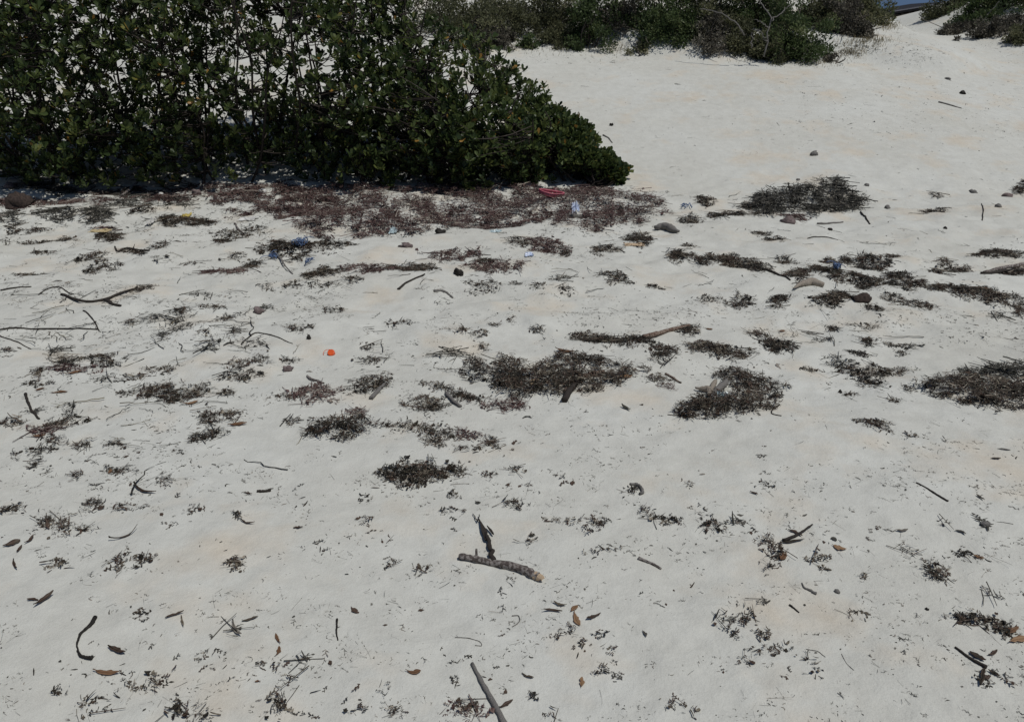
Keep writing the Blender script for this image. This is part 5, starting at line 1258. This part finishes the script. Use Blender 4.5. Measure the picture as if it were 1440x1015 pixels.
crumpled('wood_chip', 'flat tan wood slab at the foot of a round dark clump', 892, 349, 26, 5, 'cutwood', 'wood', 10, .25)
crumpled('wood_chip', 'pale splintered wood chip in the largest seaweed heap', 752, 540, 14, 6, 'cutwood', 'wood', 11, .4)
crumpled('plastic_scrap', 'white torn plastic strip lying on the sand by the left seaweed clumps', 213, 313, 8, 11, 'whitewrap', 'plastic', 12, .3)
crumpled('plastic_scrap', 'dirty white flat scrap in the left seaweed litter', 350, 307, 22, 7, 'whitewrap', 'plastic', 13, .25)

def float_piece():
    s = mpp(773, 281); c = g1(774, 284)
    root = empty('plastic_float', c + Vector((0, .02, .03))); root.rotation_euler = (0.15, R(9), 0.05); tag(root, 'faded pink boat-shaped plastic piece lying on the reddish seaweed band', 'plastic')
    nu, nv = 20, 12; L, W, H = 36 * s / 2, 9 * s / 2, 5 * s
    V = []
    for i in range(nv + 1):
        a = (i / nv) * math.pi * 0.62 + math.pi * 0.38
        for j in range(nu):
            b = 2 * math.pi * j / nu; r = math.sin(a)
            x = math.cos(b) * r; y = math.sin(b) * r
            V.append((x * L * (1 + .1 * (x > 0)), y * W * 1.7 * (1 - 0.25 * abs(x)), math.cos(a) * H * .9 + H * .45 + .012 * x * x))
    Qs = [(i * nu + j, (i + 1) * nu + j, (i + 1) * nu + (j + 1) % nu, i * nu + (j + 1) % nu) for i in range(nv) for j in range(nu)]
    V = np.array(V); inner = V * [.90, .86, 1.0] + [0, 0, H * .12]
    m = len(V); Q2 = [(m + q[3], m + q[2], m + q[1], m + q[0]) for q in Qs] + [(j, (j + 1) % nu, m + (j + 1) % nu, m + j) for j in range(nu)]
    link('hull', mesh_from('hull', np.vstack([V, inner]), np.array(Qs + Q2), None, M['pink'], True), root)
    ring = np.vstack([V[:nu], V[:1]]) + [0, 0, .004]
    v, q = tube_arrays(ring, .007, 5, False); link('rim', mesh_from('rim', v, q, None, M['pink'], True), root)
    s2 = lump('plastic_ball', 'small dark red ball behind the pink plastic piece', 781, 269, 13, 13, 'darkred', 'ball', 0, .06, 11)
float_piece()

# ------------------------------------------------------------------ loose scraps: 300 single ones, then crumbs
SG = np.random.default_rng(77)
SPARSE = """185 644 20 6 8;124 652 15 5 6;245 640 22 14 10;172 664 28 9 8;245 742 22 10 10;455 773 18 12 9;738 684 22 11 10;785 677 18 8 7;540 755 18 8 7;721 632 8 9 4;708 832 9 9 5;1069 644 12 10 8;1074 665 8 14 6
1054 750 18 5 6;1161 758 18 10 9;207 869 16 7 7;175 948 12 6 6;430 1002 20 6 7;640 955 7 13 7;847 893 12 8 7;825 910 18 8 7;870 942 9 9 6;1015 940 6 7 4;1105 947 5 14 6;660 725 60 30 6;980 730 25 10 7
300 920 40 20 8;340 935 40 12 8;120 915 40 30 5;420 700 60 40 4;90 660 60 30 9;240 700 80 30 8;560 860 60 40 6;700 960 50 40 6;950 830 60 40 6;1280 720 90 40 9;1340 780 50 30 7;1150 860 60 40 5;1040 620 60 30 7;870 600 60 40 8
200 900 60 40 6;60 960 40 30 4;480 960 60 40 7;1250 940 80 50 5;1000 960 60 40 5;740 620 60 30 7;640 780 70 40 6;20 690 20 30 4"""
def scrap_meshes():
    out = []
    for k in range(14):
        g = np.random.default_rng(900 + k)
        if k % 4 == 3: V, Qs = ribbon(6, g.uniform(.1, .22), g.uniform(-.4, 1.2), g.uniform(-2, 2), g.uniform(-1, 1), g); V = V - [0, .5, 0]
        elif k % 4 == 2: V, Qs = crumple(g); V = V * .7
        else: V, Qs = frond(g, int(g.integers(3, 7)), .15)
        V[:, 2] *= .6; V[:, 2] -= V[:, 2].min()
        out.append(mesh_from('seaweed_scrap', V, Qs, np.full(len(V), g.uniform(.1, .6)), M['d' if k % 5 else 'g'], False))
    return out
SM = scrap_meshes()
cnt = 0
for row in [r for line in SPARSE.strip().splitlines() for r in line.split(';')]:
    cx, cy, w, h, n = map(float, row.split())
    for _ in range(int(n)):
        if cnt >= 300: break
        px, py = cx + SG.normal(0, w * .55), cy + SG.normal(0, h * .55)
        if not (4 < px < 1436 and py < 1010): continue
        k = int(SG.integers(0, len(SM)))
        o = link('seaweed_scrap', SM[k], None, g1(px, py, .001)); s = float(np.clip(0.016 * math.exp(SG.normal(0, .45)), .008, .038))
        o.scale = (s, s, s); o.rotation_euler = (SG.normal(0, .1), SG.normal(0, .1), SG.uniform(0, 6.28))
        kind = k % 4; what = 'curled dark ribbon' if kind == 3 else 'crumpled dark flake' if kind == 2 else 'small leafy sprig'
        tag(o, f'{what} of dried seaweed lying loose on sand {near(px, py)}', 'seaweed', f'loose {what}s {near(px, py)}'); cnt += 1

# thin dry twigs scattered on the rippled sand
def twig_mesh(k):
    g = np.random.default_rng(1200 + k); n = 9
    p = np.zeros((n, 3)); p[:, 1] = np.linspace(-.5, .5, n); p[:, 0] = np.cumsum(g.normal(0, .035, n)); p[:, 2] = .012 + np.abs(np.cumsum(g.normal(0, .012, n)))
    parts = [tube_arrays(p, np.linspace(.014, .007, n), 4, True)]
    for j in range(int(g.integers(0, 4))):
        i = int(g.integers(2, n - 1)); a = g.choice([-1, 1]) * g.uniform(.4, 1.1); L = g.uniform(.12, .3)
        e = p[i] + np.array([math.sin(a) * L, math.cos(a) * L, g.uniform(0, .05)]); parts.append(tube_arrays(densify(np.array([p[i], .5 * (p[i] + e) + [0, 0, .02], e]), 5), np.linspace(.008, .004, 5), 3, True))
    V, Qs = merge(parts)
    return mesh_from('twig', V, Qs, np.full(len(V), g.uniform(.05, .45)), M['straw' if k % 4 == 3 else 'g' if k % 3 == 0 else 'd'], True), len(parts) > 1, k % 4 == 3
TW = [twig_mesh(k) for k in range(12)]
TZ = [(120, 440, 120, 40, 34), (60, 480, 60, 25, 18), (300, 470, 110, 40, 34), (250, 380, 150, 30, 16), (600, 400, 120, 25, 14), (820, 400, 90, 25, 10), (560, 490, 70, 25, 10), (1300, 330, 110, 40, 16), (1150, 330, 80, 25, 10), (1200, 470, 120, 40, 12), (250, 620, 150, 60, 12), (650, 290, 200, 22, 60), (300, 285, 120, 14, 24), (1080, 285, 70, 14, 14), (1000, 400, 80, 30, 8), (180, 560, 90, 30, 8)]
for cx, cy, w, h, n in TZ:
    for _ in range(n):
        px, py = cx + SG.normal(0, w * .6), cy + SG.normal(0, h * .6)
        if not (3 < px < 1437 and py > 262): continue
        me, fork, pale = TW[int(SG.integers(0, len(TW)))]
        o = link('twig', me, None, g1(px, py, .001)); L = float(np.clip(.11 * math.exp(SG.normal(0, .4)), .05, .28))
        o.scale = (L, L, min(L, .16)); o.rotation_euler = (SG.normal(0, .05), SG.normal(0, .05), SG.choice([1.57, 0]) + SG.normal(0, .8))
        what = f"thin {'forked' if fork else 'unbranched'} {'pale' if pale else 'dark'} twig"
        tag(o, f'{what} lying on the sand {near(px, py)}', 'twig', f'{what}s {near(px, py)}')

# crumbs of weed nobody could count
def crumbs():
    g = np.random.default_rng(55); px, py = [], []
    zones = [(0, 1440, 330, 480, 5200), (0, 640, 400, 700, 4600), (640, 1440, 430, 700, 2900), (0, 720, 680, 1030, 1500), (720, 1440, 680, 1030, 1500), (700, 1440, 90, 330, 900), (0, 1000, 262, 335, 3600), (680, 900, 60, 90, 350), (1120, 1440, 60, 200, 600), (1200, 1440, 35, 90, 900)]
    for (x0, x1, y0, y1, n) in zones:
        got = 0
        while got < n:
            x = g.uniform(x0, x1, n * 3); y = g.uniform(y0, y1, n * 3)
            f = .55 * fbm(x / 90, y / 32, 201, 3) + .45 * fbm(x / 26, y / 10, 205, 2)
            thr = .50 if y1 > 260 and y0 > 200 else .3
            ok = f > thr + .05 + g.normal(0, .035, n * 3)
            ok &= ~((y < 262) & (x < 700 + (y - 60) * 0.85))
            px.append(x[ok][:n]); py.append(y[ok][:n]); got += int(ok.sum())
    px = np.concatenate(px); py = np.concatenate(py); n = len(px)
    x, y = ground(px, py); z = height(x, y) + .0012 - .003 * g.random(n)
    fam, idx = choose('d', n, g, dict(sprig=.30, strip=.30, chip=.22, twig=.12, thread=.06))
    L = (.0035 + .0031 * np.clip(np.hypot(x, y), 0, 9)) * np.exp(g.normal(0, .45, n)); L = np.where(fam == 'thread', L * 3, np.where(fam == 'chip', L * .5, np.where(fam == 'twig', L * 1.7, L)))
    V, Qs, T = scatter_arrays(np.stack([x, y, z], 1), L, rot_batch(g.uniform(0, 6.28, n), np.abs(g.normal(0, .25, n)), g.uniform(0, 6.28, n)), np.clip(.25 + np.abs(g.normal(0, .4, n)), 0, 1), (fam, idx))
    o = link('seaweed_crumbs', mesh_from('seaweed_crumbs', V, Qs, T, M['g'], False)); tag(o, 'fine crumbs of dried seaweed strewn over the sand', 'seaweed', kind='stuff')
crumbs()
